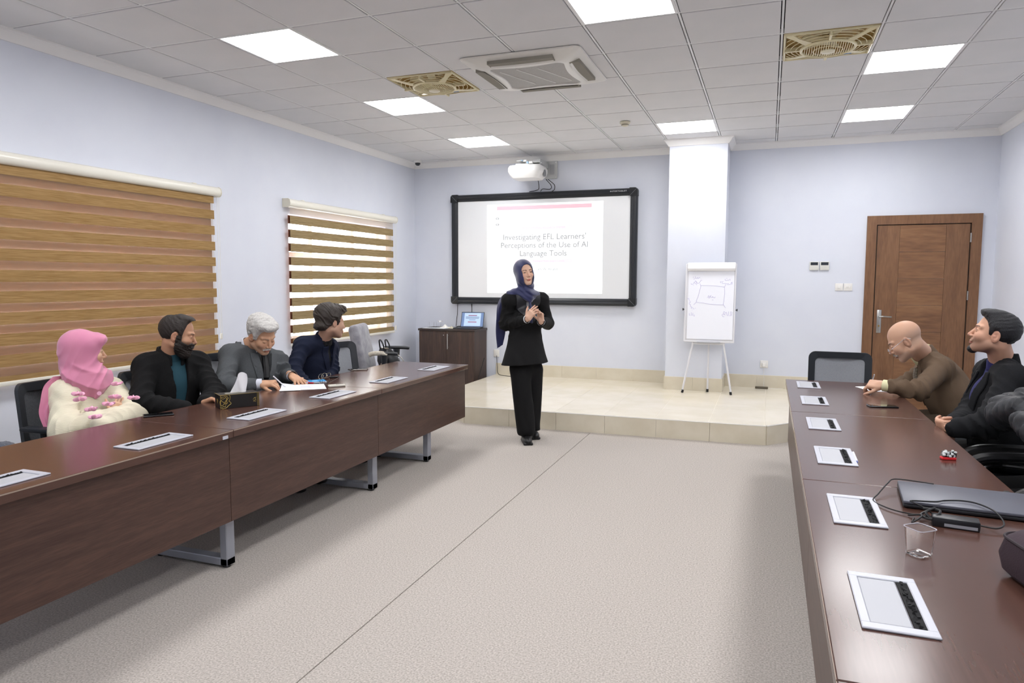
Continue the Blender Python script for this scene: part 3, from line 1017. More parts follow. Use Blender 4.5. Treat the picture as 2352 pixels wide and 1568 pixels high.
# ---------------------------------------------------------------- flip-chart easel
t = thing('flip_chart_easel', 'white flip-chart easel with handwriting, standing before the pillar', 'flip chart', (4.13, 4.95, PLAT))
M_EZ = mat('easel_white_metal', 'dedee2', 0.3)
M_EZP = mat('easel_paper', 'eef0f8', 0.45)
M_RUB = mat('rubber_black', '17181a', 0.6)
TL, TR, BL, BR = [Vector(v) for v in ((3.838, 5.050, 1.667), (4.435, 5.050, 1.669), (3.826, 4.950, 0.777), (4.460, 4.950, 0.798))]
xc = (BL.x + BR.x) / 2
wdt = .275
zb, zt = BL.z, TL.z
yb, yt = 4.955, 5.06
n = Vector((0, -(zt - zb), (yt - yb))).normalized()      # board normal towards the room
u = Vector((0, yt - yb, zt - zb)).normalized()
O = Vector((xc, yb, zb))
HB = (Vector((0, yt, zt)) - Vector((0, yb, zb))).length
BM = Matrix(((1, 0, -n.x, O.x), (0, u.y, -n.y, O.y), (0, u.z, -n.z, O.z), (0, 0, 0, 1)))   # local x right, y up the board, z away from room
MB().rbox((-wdt, 0, 0), (wdt, HB, .018), .008, 2, BM).build('board', M_EZ, t, True)
for x0, x1, y0, y1 in ((-wdt - .006, -wdt + .012, 0, HB), (wdt - .012, wdt + .006, 0, HB), (-wdt, wdt, -.006, .014), (-wdt, wdt, HB - .014, HB + .004)):
    MB().rbox((x0, y0, -.006), (x1, y1, .022), .003, 1, BM).build('edge_trim', M_EZ, t, True)
pd = MB().box((-wdt + .03, .03, -.009), (wdt - .015, HB - .01, -.001), BM).build('paper_pad', M_EZP, t, True)
MB().prism([(HB - .085, -.012), (HB - .085, -.034), (HB - .06, -.05), (HB - .02, -.046), (HB + .012, -.02), (HB + .012, .01), (HB - .01, -.006)], 0, -wdt + .02, wdt - .008, BM, True).build('folded_sheet', mat('paper_bright', 'f4f4f6', .5), pd, True)
MB().rbox((-.13, -.012, -.03), (.13, .006, -.002), .003, 1, BM).build('pen_tray', mat('tray_grey', 'b9bbc2', .35), t, True)
for s in (-1, 1):
    kb = MB().cyl((s * (wdt + .006), .37, .01), (s * (wdt + .02), .37, .01), .004, n=8, M=BM).cyl((s * (wdt + .018), .37, .01), (s * (wdt + .028), .37, .01), .013, .015, n=12, M=BM).build('clamp_knob', M_RUB, t, True)
FT = [Vector((3.865, 4.93, PLAT)), Vector((4.405, 4.95, PLAT)), Vector((4.135, 5.09, PLAT))]
TP = [Vector((xc - .17, 4.975, zb + .01)), Vector((xc + .16, 4.975, zb + .01)), Vector((xc + .0, 5.05, zb + .3))]
for f, p in zip(FT, TP):
    l = MB().cyl(f + Vector((0, 0, .018)), p, .0105, n=10).build('leg', M_EZ, t, True)
    MB().cyl(f, f + (p - f).normalized() * .035, .014, n=10).build('rubber_foot', M_RUB, l, True)
MB().rbox((-.19, -.03, .012), (.18, -.008, .03), .004, 1, BM).build('cross_bar', M_EZ, t, True)
# handwriting (purple marker): strokes in board coordinates, origin bottom-left of a 1195x1568 crop
M_INK = mat('purple_marker', 'b9b3da', .6)


def bpt(x, y):
    """x,y measured on the sheet in units of 1/1000 board width from its top-left"""
    return ((x - 600) / 960 * 2 * wdt, HB - (y - 90) / 1340 * HB)


def stroke(pts, r=.0017):
    q = [Vector((*bpt(*p), -.0098)) for p in pts]
    q = spline([tuple(v) for v in q], 5) if len(q) > 2 else q
    MB().tube(q, r, 5, M=BM).build('pen_stroke', M_INK, pd, True)


for s in ([(418, 465), (640, 468), (855, 490), (872, 520), (878, 600), (860, 780), (840, 792), (620, 786), (470, 765), (340, 748), (370, 650), (418, 465)],
          [(412, 470), (398, 434)], [(858, 490), (896, 458)], [(340, 750), (288, 798)], [(862, 790), (902, 842)],
          [(700, 655), (690, 675), (660, 668), (655, 650), (640, 672), (618, 668), (612, 640), (600, 660), (590, 680), (572, 672), (590, 655), (570, 640), (560, 665), (545, 668)],
          [(640, 712), (668, 712)], [(612, 632), (625, 634)],
          [(262, 310), (266, 336)], [(300, 305), (306, 335), (330, 345), (345, 325), (355, 345), (380, 330), (398, 322)], [(270, 360), (300, 345)],
          [(438, 376), (410, 380), (400, 396), (378, 420), (345, 425), (330, 400), (300, 385), (335, 430), (300, 430), (285, 405), (262, 440), (232, 448), (222, 428)],
          [(262, 458), (275, 460)], [(322, 450), (335, 452)], [(405, 350), (415, 355)],
          [(975, 380), (970, 350)], [(955, 360), (940, 378), (920, 370), (905, 380), (880, 374), (876, 352)], [(900, 340), (918, 341)],
          [(1018, 432), (1000, 410), (985, 440), (960, 448), (940, 430), (925, 440), (900, 430), (860, 428), (828, 425), (825, 400), (850, 392)], [(800, 420), (790, 400), (812, 395)], [(880, 446), (895, 448)], [(930, 452), (942, 455)], [(1008, 450), (1012, 400)],
          [(155, 680), (172, 700), (190, 690), (200, 720), (222, 756), (200, 765), (210, 795), (230, 800), (222, 830), (252, 832), (240, 860), (272, 850), (290, 870), (305, 868)], [(258, 885), (268, 890)], [(318, 854), (330, 858)],
          [(210, 945), (214, 980), (232, 978)], [(248, 930), (252, 975), (272, 978), (282, 940)], [(290, 985), (312, 995), (300, 965)],
          [(1030, 925), (1022, 975)], [(1000, 905), (1002, 975), (980, 970)], [(965, 905), (962, 968), (940, 970), (925, 920), (905, 935), (880, 905), (868, 940), (905, 955), (860, 955), (842, 965), (860, 990), (888, 998)], [(895, 970), (902, 972)], [(1015, 905), (1035, 925)]):
    stroke(s)

# ---------------------------------------------------------------- dark cabinet with things on it
t = thing('cabinet', 'low dark brown two-door cabinet in the back left corner', 'cabinet', (.715, 5.42, 0))
M_CAB = wood('cabinet_dark_walnut', '332620', '41312a', '574235', .5, 'Z', 4.0, stretch=16)
M_CABT = wood('cabinet_top_dark', '2c231f', '352a25', '40332c', .45, 'X', 5.0)
MB().box((.31, 5.222, .06), (1.125, 5.64, .79)).build('carcass', M_CAB, t, True)
MB().box((.33, 5.25, 0), (1.105, 5.62, .06)).build('plinth', mat('plinth_black', '1c1917', .6), t, True)
MB().rbox((.298, 5.195, .79), (1.137, 5.645, .818), .003).build('top', M_CABT, t, True)
MB().box((.312, 5.204, .065), (.712, 5.221, .786)).build('door', M_CAB, t, True)
dr = MB().box((.716, 5.204, .065), (1.123, 5.221, .786)).build('door', M_CAB, t, True)
MB().cyl((.745, 5.183, .55), (.745, 5.183, .755), .007, n=10).cyl((.745, 5.183, .575), (.745, 5.205, .575), .005, n=8).cyl((.745, 5.183, .73), (.745, 5.205, .73), .005, n=8).build('bar_handle', M_CHR, dr, True)
MB().cyl((.68, 5.204, .735), (.68, 5.199, .735), .007, n=10).build('lock', M_CHR, dr, True)
TZ = .818
t = thing('open_laptop', 'dark open laptop showing the same slide on the cabinet', 'laptop', (.99, 5.4, TZ))
M_LPT = mat('laptop_dark', '2b2d31', .4)
MB().rbox((.80, 5.24, TZ), (1.12, 5.46, TZ + .016), .004).build('base', M_LPT, t, True)
MB().box((.825, 5.33, TZ + .0155), (1.095, 5.43, TZ + .017)).build('keyboard', mat('keys_black', '121315', .6), t, True)
LM = Matrix.Translation((.98, 5.462, TZ + .012)) @ Matrix.Rotation(math.radians(10), 4, 'Z') @ Matrix.Rotation(math.radians(-24), 4, 'X')
MB().rbox((-.16, -.003, 0), (.16, .006, .225), .003, 2, LM).build('lid', M_LPT, t, True)
scn = MB().box((-.152, -.0042, .012), (.152, -.003, .215), LM).build('screen', mat('laptop_screen_blue', '5f7396', .2, emit=.55), t, True)
MB().box((-.115, -.0052, .02), (.115, -.0042, .208), LM).build('slide_page', mat('laptop_slide', '9fb2d0', .2, emit=.62), scn, True)
for (x0, x1, z0, z1, c) in ((-.06, .06, .168, .178, '7a2f45'), (-.06, .06, .072, .082, '8c3a4c'), (-.095, .095, .146, .153, '3f5478'), (-.095, .09, .127, .134, '3f5478'), (-.045, .045, .106, .112, '3f5478')):
    MB().box((x0, -.0058, z0), (x1, -.0052, z1), LM).build('slide_line', mat('laptop_line_' + c, c, .3, emit=.35), scn, True)
M_CUP = mat('clear_plastic', 'ffffff', 0.06, trans=1.0, ior=1.18, spec=.4)
for (x, y, lab) in ((.44, 5.33, 'clear plastic cup at the left end of the cabinet top'), (.53, 5.36, 'clear plastic cup with a crumpled film, second on the cabinet top')):
    o = tag(MB().lathe([(0, .002), (.026, .002), (.034, .085), (.0325, .085), (.025, .004), (0, .004)], (x, y, TZ), 20).build('plastic_cup', M_CUP), lab, 'cup', 'cups on the cabinet')
tag(MB().grid(lambda a, b: (.555 + .05 * (a - .5) + .01 * math.sin(9 * b), 5.36 + .06 * (b - .5), TZ + .092 + .014 * math.sin(7 * a) * math.cos(8 * b)), 9, 9).build('plastic_film', mat('film_white', 'e8e8ea', .2)), 'crumpled clear film on the second cabinet cup', 'film')
for k, (x, y, r, lab) in enumerate(((.45, 5.30, .1, 'white paper sheet on the cabinet under the cups'), (.60, 5.27, -.2, 'white paper sheet in the middle of the cabinet top'))):
    tag(MB().box((-.11, -.075, 0), (.11, .075, .003), Matrix.Translation((x, y + .01, TZ + .0005 + .003 * k)) @ Matrix.Rotation(r, 4, 'Z')).build('paper_sheet', mat('paper_white', 'eceff4', .6)), lab, 'paper', 'papers on the cabinet')
tag(MB().grid(lambda a, b: (.62 + .15 * (a - .5), 5.38 + .12 * (b - .5), TZ + .004 + .035 * math.sin(math.pi * a) * math.sin(math.pi * b) * (1 + .4 * math.sin(11 * a + 5 * b))), 14, 12).build('crumpled_cloth', mat('cloth_white', 'e9e7e0', .8)), 'crumpled white cloth heaped beside the open laptop', 'cloth')
tag(MB().grid(lambda a, b: (.745 + .1 * (a - .5), 5.32 + .1 * (b - .5), TZ + .003 + .022 * math.sin(math.pi * a) * math.sin(math.pi * b) * (1 + .4 * math.sin(9 * a + 7 * b))), 10, 10).build('cloth_bag', mat('cloth_cream', 'c9c4ae', .8)), 'small cream cloth bundle touching the open laptop', 'cloth')
tag(MB().tube(spline([(.76, 5.40, TZ + .006), (.80, 5.42, TZ + .025), (.84, 5.47, TZ + .018), (.80, 5.5, TZ + .008), (.75, 5.46, TZ + .006)], 6), .006, 6).build('coiled_cable', M_CBL), 'coiled black cable behind the laptop on the cabinet', 'cable')


# ================================================================ tables
TT = 0.735
M_TOP = wood('table_top_mahogany', '4b332c', '50372f', '563b33', .2, 'Y', 3.0, spec=.55, stretch=16, bump=.0)
M_PAN = wood('table_panel_walnut', '3f2a25', '4a342d', '5a4036', .38, 'Y', 6.0, spec=.4, stretch=16, bump=.04)
M_EDGE = mat('table_edge_band', '9c8a7c', .4)
M_LEGM = mat('grey_leg_metal', '9a9da6', .38, metal=.25)
M_PLW = mat('socket_plate_silver', 'bcbec8', .35)
M_LID = mat('socket_lid_white', 'b2b4ba', .5)
M_GAP = mat('socket_gap_grey', '6a6c74', .6)
M_BRU = mat('brush_black', '1c1c1e', .9)


def table(label, x0, x1, y0, y1, face, leg_ys, plate_ys, plate_x, brush_side, group):
    """face: x of the modesty panel's room side (sign tells which way it looks)"""
    s = 1 if face > (x0 + x1) / 2 else -1
    t = thing('conference_table', label, 'table', ((x0 + x1) / 2, (y0 + y1) / 2, 0), 0, group)
    MB().rbox((x0, y0 + .0015, TT - .038), (x1, y1 - .0015, TT), .0025, 1).build('table_top', M_TOP, t, True)
    xa = x1 if s > 0 else x0
    MB().box((min(xa, xa + s * .0012), y0 + .003, TT - .006), (max(xa, xa + s * .0012), y1 - .003, TT - .001)).build('edge_band', M_EDGE, t, True)
    MB().box((min(face - s * .018, face), y0 + (.0015), .267), (max(face - s * .018, face), y1 - (.0015), TT - .038)).build('modesty_panel', M_PAN, t, True)
    for ly in leg_ys:
        xi, xo = face - s * .06, face - s * .56
        a, b = min(xi, xo), max(xi, xo)
        m = MB()
        m.rbox((a, ly - .03, .012), (b, ly + .03, .052), .004, 1)
        m.rbox((a, ly - .03, .012), (a + .045, ly + .03, TT - .04), .004, 1)
        m.rbox((b - .045, ly - .03, .012), (b, ly + .03, TT - .04), .004, 1)
        m.rbox((a, ly - .03, TT - .08), (b, ly + .03, TT - .04), .004, 1)
        l = m.build('leg_frame', M_LEGM, t, True)
        for xx in (a + .03, b - .03):
            MB().cyl((xx, ly, 0), (xx, ly, .013), .018, n=10).build('levelling_foot', M_RUB, l, True)
    for py in plate_ys:
        hx, hy = .075, .155
        cx = plate_x
        p = MB()
        p.rbox((cx - hx, py - hy, TT), (cx + hx, py - hy + .028, TT + .006), .002, 1).rbox((cx - hx, py + hy - .028, TT), (cx + hx, py + hy, TT + .006), .002, 1)
        p.rbox((cx - hx, py - hy + .026, TT), (cx - hx + .02, py + hy - .026, TT + .006), .002, 1).rbox((cx + hx - .02, py - hy + .026, TT), (cx + hx, py + hy - .026, TT + .006), .002, 1)
        po = p.build('socket_frame', M_PLW, t, True)
        bx = cx + brush_side * .043
        MB().box((min(bx - .012, bx + .012), py - hy + .03, TT), (max(bx - .012, bx + .012), py + hy - .03, TT + .0025)).build('brush_strip', M_BRU, po, True)
        br = MB()
        for k in range(26):
            yy = py - hy + .034 + k * (2 * hy - .068) / 25
            br.box((-.0035, -.006, 0), (.0035, .006, .0035 + .0025 * RNG.random()), Matrix.Translation((bx + RNG.uniform(-.006, .006), yy, TT + .001)) @ Matrix.Rotation(RNG.uniform(-.5, .5), 4, 'X') @ Matrix.Rotation(RNG.uniform(-.5, .5), 4, 'Y'))
        o = br.build('brush_bristles', M_BRU, po, True)
        o['kind'] = 'stuff'
        lx = cx - brush_side * .014
        MB().box((lx - .0435, py - hy + .0285, TT), (lx + .0435, py + hy - .0285, TT + .0016)).build('lid_recess', M_GAP, po, True)
        MB().rbox((lx - .041, py - hy + .032, TT + .001), (lx + .041, py + hy - .032, TT + .0045), .0015, 1).build('flip_lid', M_LID, po, True)
    return t


LX0, LX1 = 1.605, 2.31
G = 'left row of tables'
table('far table of the left row, its end facing the platform', LX0, LX1, .83, 2.30, 2.28, (.88, 1.72), (1.20, 1.94), 2.155, -1, G)
tl2 = table('left-row table holding the tissue box', LX0, LX1, -.585, .83, 2.28, (-.53,), (-.225, .49), 2.155, -1, G)
MB().box((2.3102, -.66, .70), (2.3125, -.625, .716)).build('sticker', M_PLW, tl2, True)
table('left-row table in front of the woman in the pink headscarf', LX0, LX1, -2.0, -.585, 2.28, (-1.93,), (-1.62, -.915), 2.155, -1, G)
RX0, RX1 = 4.915, 5.61
G = 'right row of tables'
table('far table of the right row, where the bald man writes', RX0, RX1, .935, 2.33, 4.945, (1.1, 2.2), (1.355, 2.05), 5.058, 1, G)
table('right-row table with the small red packet on it', RX0, RX1, -.525, .935, 4.945, (-.4, .8), (-.11, .60), 5.058, 1, G)
table('right-row table carrying the closed laptop and plastic cup', RX0, RX1, -1.94, -.525, 4.945, (-1.8, -.66), (-1.555, -.86), 5.058, 1, G)
table('nearest right-row table, only its far edge in view', RX0, RX1, -3.30, -1.94, 4.945, (-3.1, -2.1), (), 5.058, 1, G)

# ================================================================ chairs
M_CHB = mat('chair_black_plastic', '23272d', .45)
M_MSH = mat('chair_grey_mesh', 'a2a5ab', .8, col2='8b8e94', nscale=420, bump=.3)
M_MSHB = mat('chair_black_mesh', '34373c', .8, col2='5a5d63', nscale=420, bump=.3)
M_SEAT = mat('chair_seat_fabric', '26282c', .9, bump=.25, bscale=300)


def rrect(w, z0, z1, r, n=6):
    out = []
    for q in range(4):
        cx, cz = ((w - r, z1 - r), (-w + r, z1 - r), (-w + r, z0 + r), (w - r, z0 + r))[q]
        for k in range(n):
            a = math.pi / 2 * (q + k / (n - 1))
            out.append((cx + r * math.cos(a), cz + r * math.sin(a)))
    return out


def base_parts(t, seat_z):
    MB().cyl((0, 0, .1), (0, 0, seat_z - .02), .025, n=14).build('gas_column', mat('column_chrome', '8a8c90', .25, metal=.9), t)
    for k in range(5):
        a = 2 * math.pi * k / 5 + .3
        d = Vector((math.cos(a), math.sin(a), 0))
        l = MB().tube([(0, 0, .12), d * .16 + Vector((0, 0, .095)), d * .29 + Vector((0, 0, .07))], [.026, .02, .014], 8).build('base_leg', M_CHB, t)
        s = Vector((-d.y, d.x, 0))
        c = d * .29
        MB().cyl(c + s * -.022 + Vector((0, 0, .026)), c + s * .022 + Vector((0, 0, .026)), .026, n=12).build('caster', M_RUB, l)


def back_y(z, z0, tilt):
    return -.235 - (z - z0) * tilt


def mesh_chair(label, loc, rz, top=.93, w=.245, bot=.53, mesh=None, arms=True, group='mesh-back office chairs', seat_z=.45, tilt=.22, bar=.05):
    t = thing('office_chair', label, 'chair', loc, rz, group)
    MB().rbox((-.24, -.22, seat_z), (.24, .25, seat_z + .07), .03, 3).build('seat', M_SEAT, t)
    base_parts(t, seat_z)

    def P(q, dy):
        return (q[0], back_y(q[1], bot, tilt) - .05 * (q[0] / w) ** 2 * -1 + dy, q[1])
    o, i = rrect(w, bot, top, .05), rrect(w - bar, bot + bar, top - bar, .035)
    rings = [[P(q, .012) for q in i], [P(q, .014) for q in o], [P(q, -.012) for q in o], [P(q, -.012) for q in i], [P(q, .012) for q in i]]
    loft(MB(), rings).build('back_frame', M_CHB, t, sharp=50)
    hw, z0, z1 = w - bar, bot + bar, top - bar
    m = MB()
    for dy in (.002, -.002):
        m.grid(lambda a, b: P(((2 * a - 1) * (hw + .004), z0 - .004 + (z1 - z0 + .008) * b), dy), 9, 9)
    m.build('mesh_panel', mesh or M_MSH, t)
    MB().tube(spline([(0, -.05, seat_z - .01), (0, -.2, seat_z - .02), (0, -.27, seat_z + .06), (0, back_y(bot + .1, bot, tilt) - .02, bot + .1)], 5), .02, 8).build('back_bracket', M_CHB, t)
    if arms:
        for s in (-1, 1):
            a = MB().tube(spline([(s * .2, 0, seat_z + .01), (s * .275, 0, seat_z + .03), (s * .285, 0, seat_z + .1), (s * .285, 0, seat_z + .19)], 4), .016, 8).build('arm_post', M_CHB, t)
            MB().rbox((s * .285 - .035, -.13, seat_z + .185), (s * .285 + .035, .13, seat_z + .212), .011, 2).build('arm_pad', M_CHB, a)
    return t


mesh_chair('black mesh office chair under the woman in the pink headscarf', (1.03, -.36, 0), -math.pi / 2 + .1, .885, mesh=M_MSHB, bot=.5, tilt=.1)
mesh_chair('office chair under the bearded man in the black coat', (1.20, .17, 0), -math.pi / 2 + .05, .89, tilt=.15)
mesh_chair('grey mesh office chair under the grey-haired man', (1.27, .82, 0), -math.pi / 2 - .05, .94, tilt=.16)
mesh_chair('grey mesh office chair under the man in the navy suit', (1.46, 1.68, 0), -math.pi / 2 - .42, .935, w=.27, tilt=.2)
mesh_chair('empty grey mesh office chair at the far end of the right row', (5.32, 2.62, 0), math.pi - .03, .905, w=.232, bot=.52, tilt=.12)
mesh_chair('office chair under the bald man in the brown suit', (6.12, 1.85, 0), math.pi / 2, .9, tilt=.12)
mesh_chair('dark chair at the left picture edge with a navy fleece on its seat', (1.0, -1.02, 0), -math.pi / 2, .80, mesh=M_MSHB, bot=.52, arms=False)

# black chairs with looped padded arms
M_LEA = mat('black_leather', '1c1c1e', .38, bump=.15, bscale=120)
M_CHROME = mat('chrome', 'd0d0d2', .08, metal=1.0)


def loop_chair(label, loc, rz):
    t = thing('armchair', label, 'chair', loc, rz, 'black armchairs with looped arms')
    MB().rbox((-.25, -.23, .40), (.25, .26, .49), .035, 3).build('seat', M_LEA, t)
    MB().rbox((-.25, -.05, 0), (.25, .03, .52), .03, 3, Matrix.Translation((0, -.23, .46)) @ Matrix.Rotation(.12, 4, 'X')).build('backrest', M_LEA, t)
    for s in (-1, 1):
        x = s * .285
        pts = spline([(x, -.22, .62), (x, -.05, .655), (x, .15, .655), (x, .245, .635), (x, .285, .585), (x, .275, .53), (x, .235, .48)], 5)
        a = MB().tube(pts, .023, 10).build('arm_pad', M_LEA, t)
        MB().tube(spline([(x, -.20, .585), (x, .12, .615), (x, .215, .60), (x, .245, .565), (x, .235, .52), (x, .2, .45), (x * .9, .16, .40)], 5), .0105, 8).build('arm_tube', M_CHROME, a)
        MB().tube(spline([(x * .9, .2, .42), (x * .95, .24, .2), (x * .95, .25, .02), (x * .95, .2, .012), (x * .95, -.2, .012), (x * .95, -.24, .012)], 4), .0125, 8).build('sled_leg', M_CHROME, t)
    MB().cyl((-.26, .2, .41), (.26, .2, .41), .0125, n=8).cyl((-.27, -.23, .012), (.27, -.23, .012), .0125, n=8).build('cross_tube', M_CHROME, t)
    return t


loop_chair('black armchair under the dark-haired man with the goatee', (5.98, .97, 0), math.pi / 2 + .02)
loop_chair('black armchair under the person in the quilted jacket', (5.98, .22, 0), math.pi / 2 + .05)

# office chair with grey fleece cover, holding a handbag
CCH = -math.radians(72)
t = thing('covered_chair', 'tall office chair with a grey fleece cover and a handbag on its seat', 'chair', (1.33, 2.66, 0), CCH)
M_FLC = mat('grey_fleece', '9b9aa0', .95, col2='7f7e86', nscale=14, bump=.6, bscale=160, sheen=.3)
base_parts(t, .54)
MB().rbox((-.25, -.22, .53), (.25, .27, .60), .032, 3).build('seat', mat('seat_black', '1d1e21', .8), t)
MB().rbox((-.235, -.05, 0), (.235, .045, .47), .045, 4, Matrix.Translation((0, -.225, .585)) @ Matrix.Rotation(.2, 4, 'X')).build('cover_back', M_FLC, t)
MB().rbox((-.2, .2, .592), (.2, .30, .615), .012, 2).build('cover_skirt', M_FLC, t)
M_ARMB = mat('arm_black', '26292d', .4)
for s in (-1, 1):
    a = MB().rbox((s * .29 - .02, -.03, .54), (s * .29 + .02, .03, .70), .006).build('arm_post', M_CHROME, t)
    MB().tube([(s * .29, 0, .68), (s * .29, 0, .775)], [.026, .036], 10).build('arm_sleeve', M_ARMB, a)
    MB().tube(spline([(s * .29, -.13, .782), (s * .29, -.08, .79), (s * .29, .06, .79), (s * .29, .13, .784)], 4), [.013 if k in (0, 12) else .017 for k in range(13)], 10).build('arm_pad', M_ARMB, a)
    if s > 0:
        MB().tube(spline([(s * .29, -.14, .775), (s * .29, -.1, .788), (s * .29, -.02, .79), (s * .29, .03, .772)], 4), .022, 9).build('arm_wrap', mat('torn_wrap', 'c9c3b6', .8, col2='a9a294', nscale=40, bump=.5), a)

# black leather handbag on that chair
hb = thing('handbag', 'black leather handbag leaning on the fleece-covered chair', 'handbag', (1.335, 2.655, .602), -math.radians(40))
M_BAG = mat('bag_black_leather', '14161a', .32, bump=.2, bscale=90)
bg = MB()
loft(bg, [[(p[0], p[1] - .25 * z, z) for p in rrect(w, -d, d, min(d * .9, .05))] for (w, d, z) in ((.12, .055, .004), (.15, .075, .015), (.155, .08, .08), (.135, .065, .15), (.10, .04, .20), (.09, .03, .212))])
rg = [(p[0], p[1] - .053, .212) for p in rrect(.09, -.03, .03, .027)]
bg.add(rg, [tuple(range(len(rg)))])
rg = [(p[0], p[1], .004) for p in rrect(.12, -.055, .055, .0495)]
bg.add(rg, [tuple(range(len(rg)))])
bo = bg.build('bag_body', M_BAG, hb)
for y in (-.085, -.025):
    MB().tube(spline([(-.055, y, .19), (-.052, y - .01, .25), (-.03, y - .02, .285), (.0, y - .02, .295), (.03, y - .02, .285), (.052, y - .01, .25), (.055, y, .19)], 5), .007, 8).build('handle', M_BAG, hb)
    for x in (-.055, .055):
        MB().tube([(x + .014 * math.cos(a), y + (.022 if y > -.05 else -.015), .165 + .014 * math.sin(a)) for a in [k * math.pi / 6 for k in range(12)]], .003, 6, True).build('buckle_ring', M_CHROME, hb)
MB().tube(spline([(.1, -.005, .18), (.13, .055, .13), (.14, .08, .08), (.1, .1, .03), (.0, .1, .012)], 6), .004, 6).build('strap', mat('chain_silver', 'aaa79c', .3, metal=.8), hb)
MB().tube([(-.09, -.053, .214), (.09, -.053, .214)], .004, 6).build('zip', M_CHROME, hb)



# ================================================================ things on the tables
M_PHONE = mat('phone_black', '141518', .25)
M_GLS = mat('phone_glass', '0b0c0e', .05)


def phone(label, x, y, rz, l=.15, w=.072, h=.009, back=None, group='phones on the tables'):
    t = thing('smartphone', label, 'phone', (x, y, TT), rz, group)
    MB().rbox((-l / 2, -w / 2, 0), (l / 2, w / 2, h), .004, 3).build('case', back or M_PHONE, t)
    MB().rbox((-l / 2 + .004, -w / 2 + .004, h - .001), (l / 2 - .004, w / 2 - .004, h + .0006), .0008, 1).build('screen', M_GLS, t)
    return t


phone('black smartphone on the left table before the pink-scarfed woman', 1.672, -.44, math.radians(52))
phone('dark smartphone with a pale rim before the navy-suited man', 1.615, 1.63, math.radians(57), back=mat('phone_bronze', '6a625c', .25, metal=.5))
phone('black smartphone lying on the right-hand table', 5.425, 1.275, math.radians(10), l=.16)
# pen beside that phone
t = thing('pen', 'slim pen leaning on the smartphone before the navy-suited man', 'pen', (1.66, 1.60, TT))
MB().cyl((-.05, -.03, .007), (.04, .035, .007), .004, n=8).build('barrel', mat('pen_silver', 'b9b6b2', .3, metal=.6), t)

# tissue box
t = thing('tissue_box', 'black tissue box with gold ornament and a tissue pulled up', 'tissue box', (1.868, -.055, TT), math.radians(57))
M_TBX = mat('tissue_box_black', '1d1b1a', .35)
M_GOLD = mat('gold_print', 'b39a55', .35, metal=.4)
bl, bw, bh = .11, .057, .08
MB().rbox((-bl, -bw, 0), (bl, bw, bh), .002, 1).build('carton', M_TBX, t)
e = .0006


def side(y_or_x, axis, pts2, r, nm='ornament'):
    q = []
    for (u, v) in pts2:
        q.append((u, y_or_x, v) if axis == 1 else (y_or_x, u, v))
    MB().tube(spline(q, 3) if len(q) > 2 else q, r, 4).build(nm, M_GOLD, t)


# gold medallion on the long front face, left end (half rosette with interlace)
y = -bw - e
MB().tube([(-bl + .002, y, .001), (-bl + .002, y, bh)], .0012, 4).build('ornament', M_GOLD, t)
for pts in ([(-bl, .078), (-.06, .08), (-.058, .05), (-.064, .045), (-.05, .03), (-.066, .018), (-.078, .006), (-.1, .002)],
            [(-.108, .072), (-.095, .058), (-.08, .066), (-.072, .05), (-.09, .038), (-.105, .05), (-.11, .036)],
            [(-.112, .03), (-.1, .02), (-.09, .03), (-.078, .028), (-.07, .036), (-.08, .048), (-.066, .06), (-.074, .072), (-.09, .074)],
            [(-.112, .012), (-.1, .008), (-.094, .016), (-.084, .012), (-.08, .022)], [(-.104, .064), (-.1, .07), (-.09, .068)], [(-.108, .022), (-.112, .044), (-.102, .056)],
            [(-.086, .04), (-.078, .036), (-.082, .03), (-.09, .034), (-.086, .04)]):
    side(y, 1, pts, .0017)
for x in (.098, .103, .108):
    side(y, 1, [(x, .002), (x, bh - .002)], .0009)
for pts in ([(.072, .04), (.08, .048), (.088, .044), (.084, .036), (.076, .034)], [(.078, .05), (.092, .052)], [(.074, .03), (.09, .028)], [(.086, .05), (.09, .034)]):
    side(y, 1, pts, .0012)
x = -bl - e
for pts in ([(-.012, .04), (-.004, .048), (.006, .044), (.002, .034), (-.008, .034)], [(-.006, .05), (.01, .052)], [(-.01, .03), (.008, .028)], [(.004, .05), (.01, .034)]):
    side(x, 0, pts, .0012)
for pts in ([(-.045, bw * .8), (-.03, bw * .5)],):
    pass
MB().tube([(-bl, -bw, bh), (bl, -bw, bh)], .0012, 4).tube([(-bl, -bw, bh), (-bl, bw, bh)], .0012, 4).build('gold_edge', M_GOLD, t)
MB().rbox((-.07, -.018, bh), (.04, .018, bh + .001), .0004, 1).build('slot', mat('slot_grey', '8f8b80', .6), t)


def tis(a, b):
    hgt = .09 * b
    prof = (1 - .55 * b ** 1.6)
    xx = (-.055 + .1 * a) * prof + .012 * b + .01 * math.sin(3 * b + 5 * a) + .018
    yy = .012 * math.sin(6.3 * a + 2.5 * b) * (1 - .35 * b) + .01 * (1 - b)
    top = .022 * math.sin(math.pi * a) * b + .012 * a * b ** 3
    return (xx, yy, bh + hgt + top)


tm = MB().grid(tis, 22, 16)
to = tm.build('tissue', fabric('tissue_paper', 'fbfbff', .12), t)

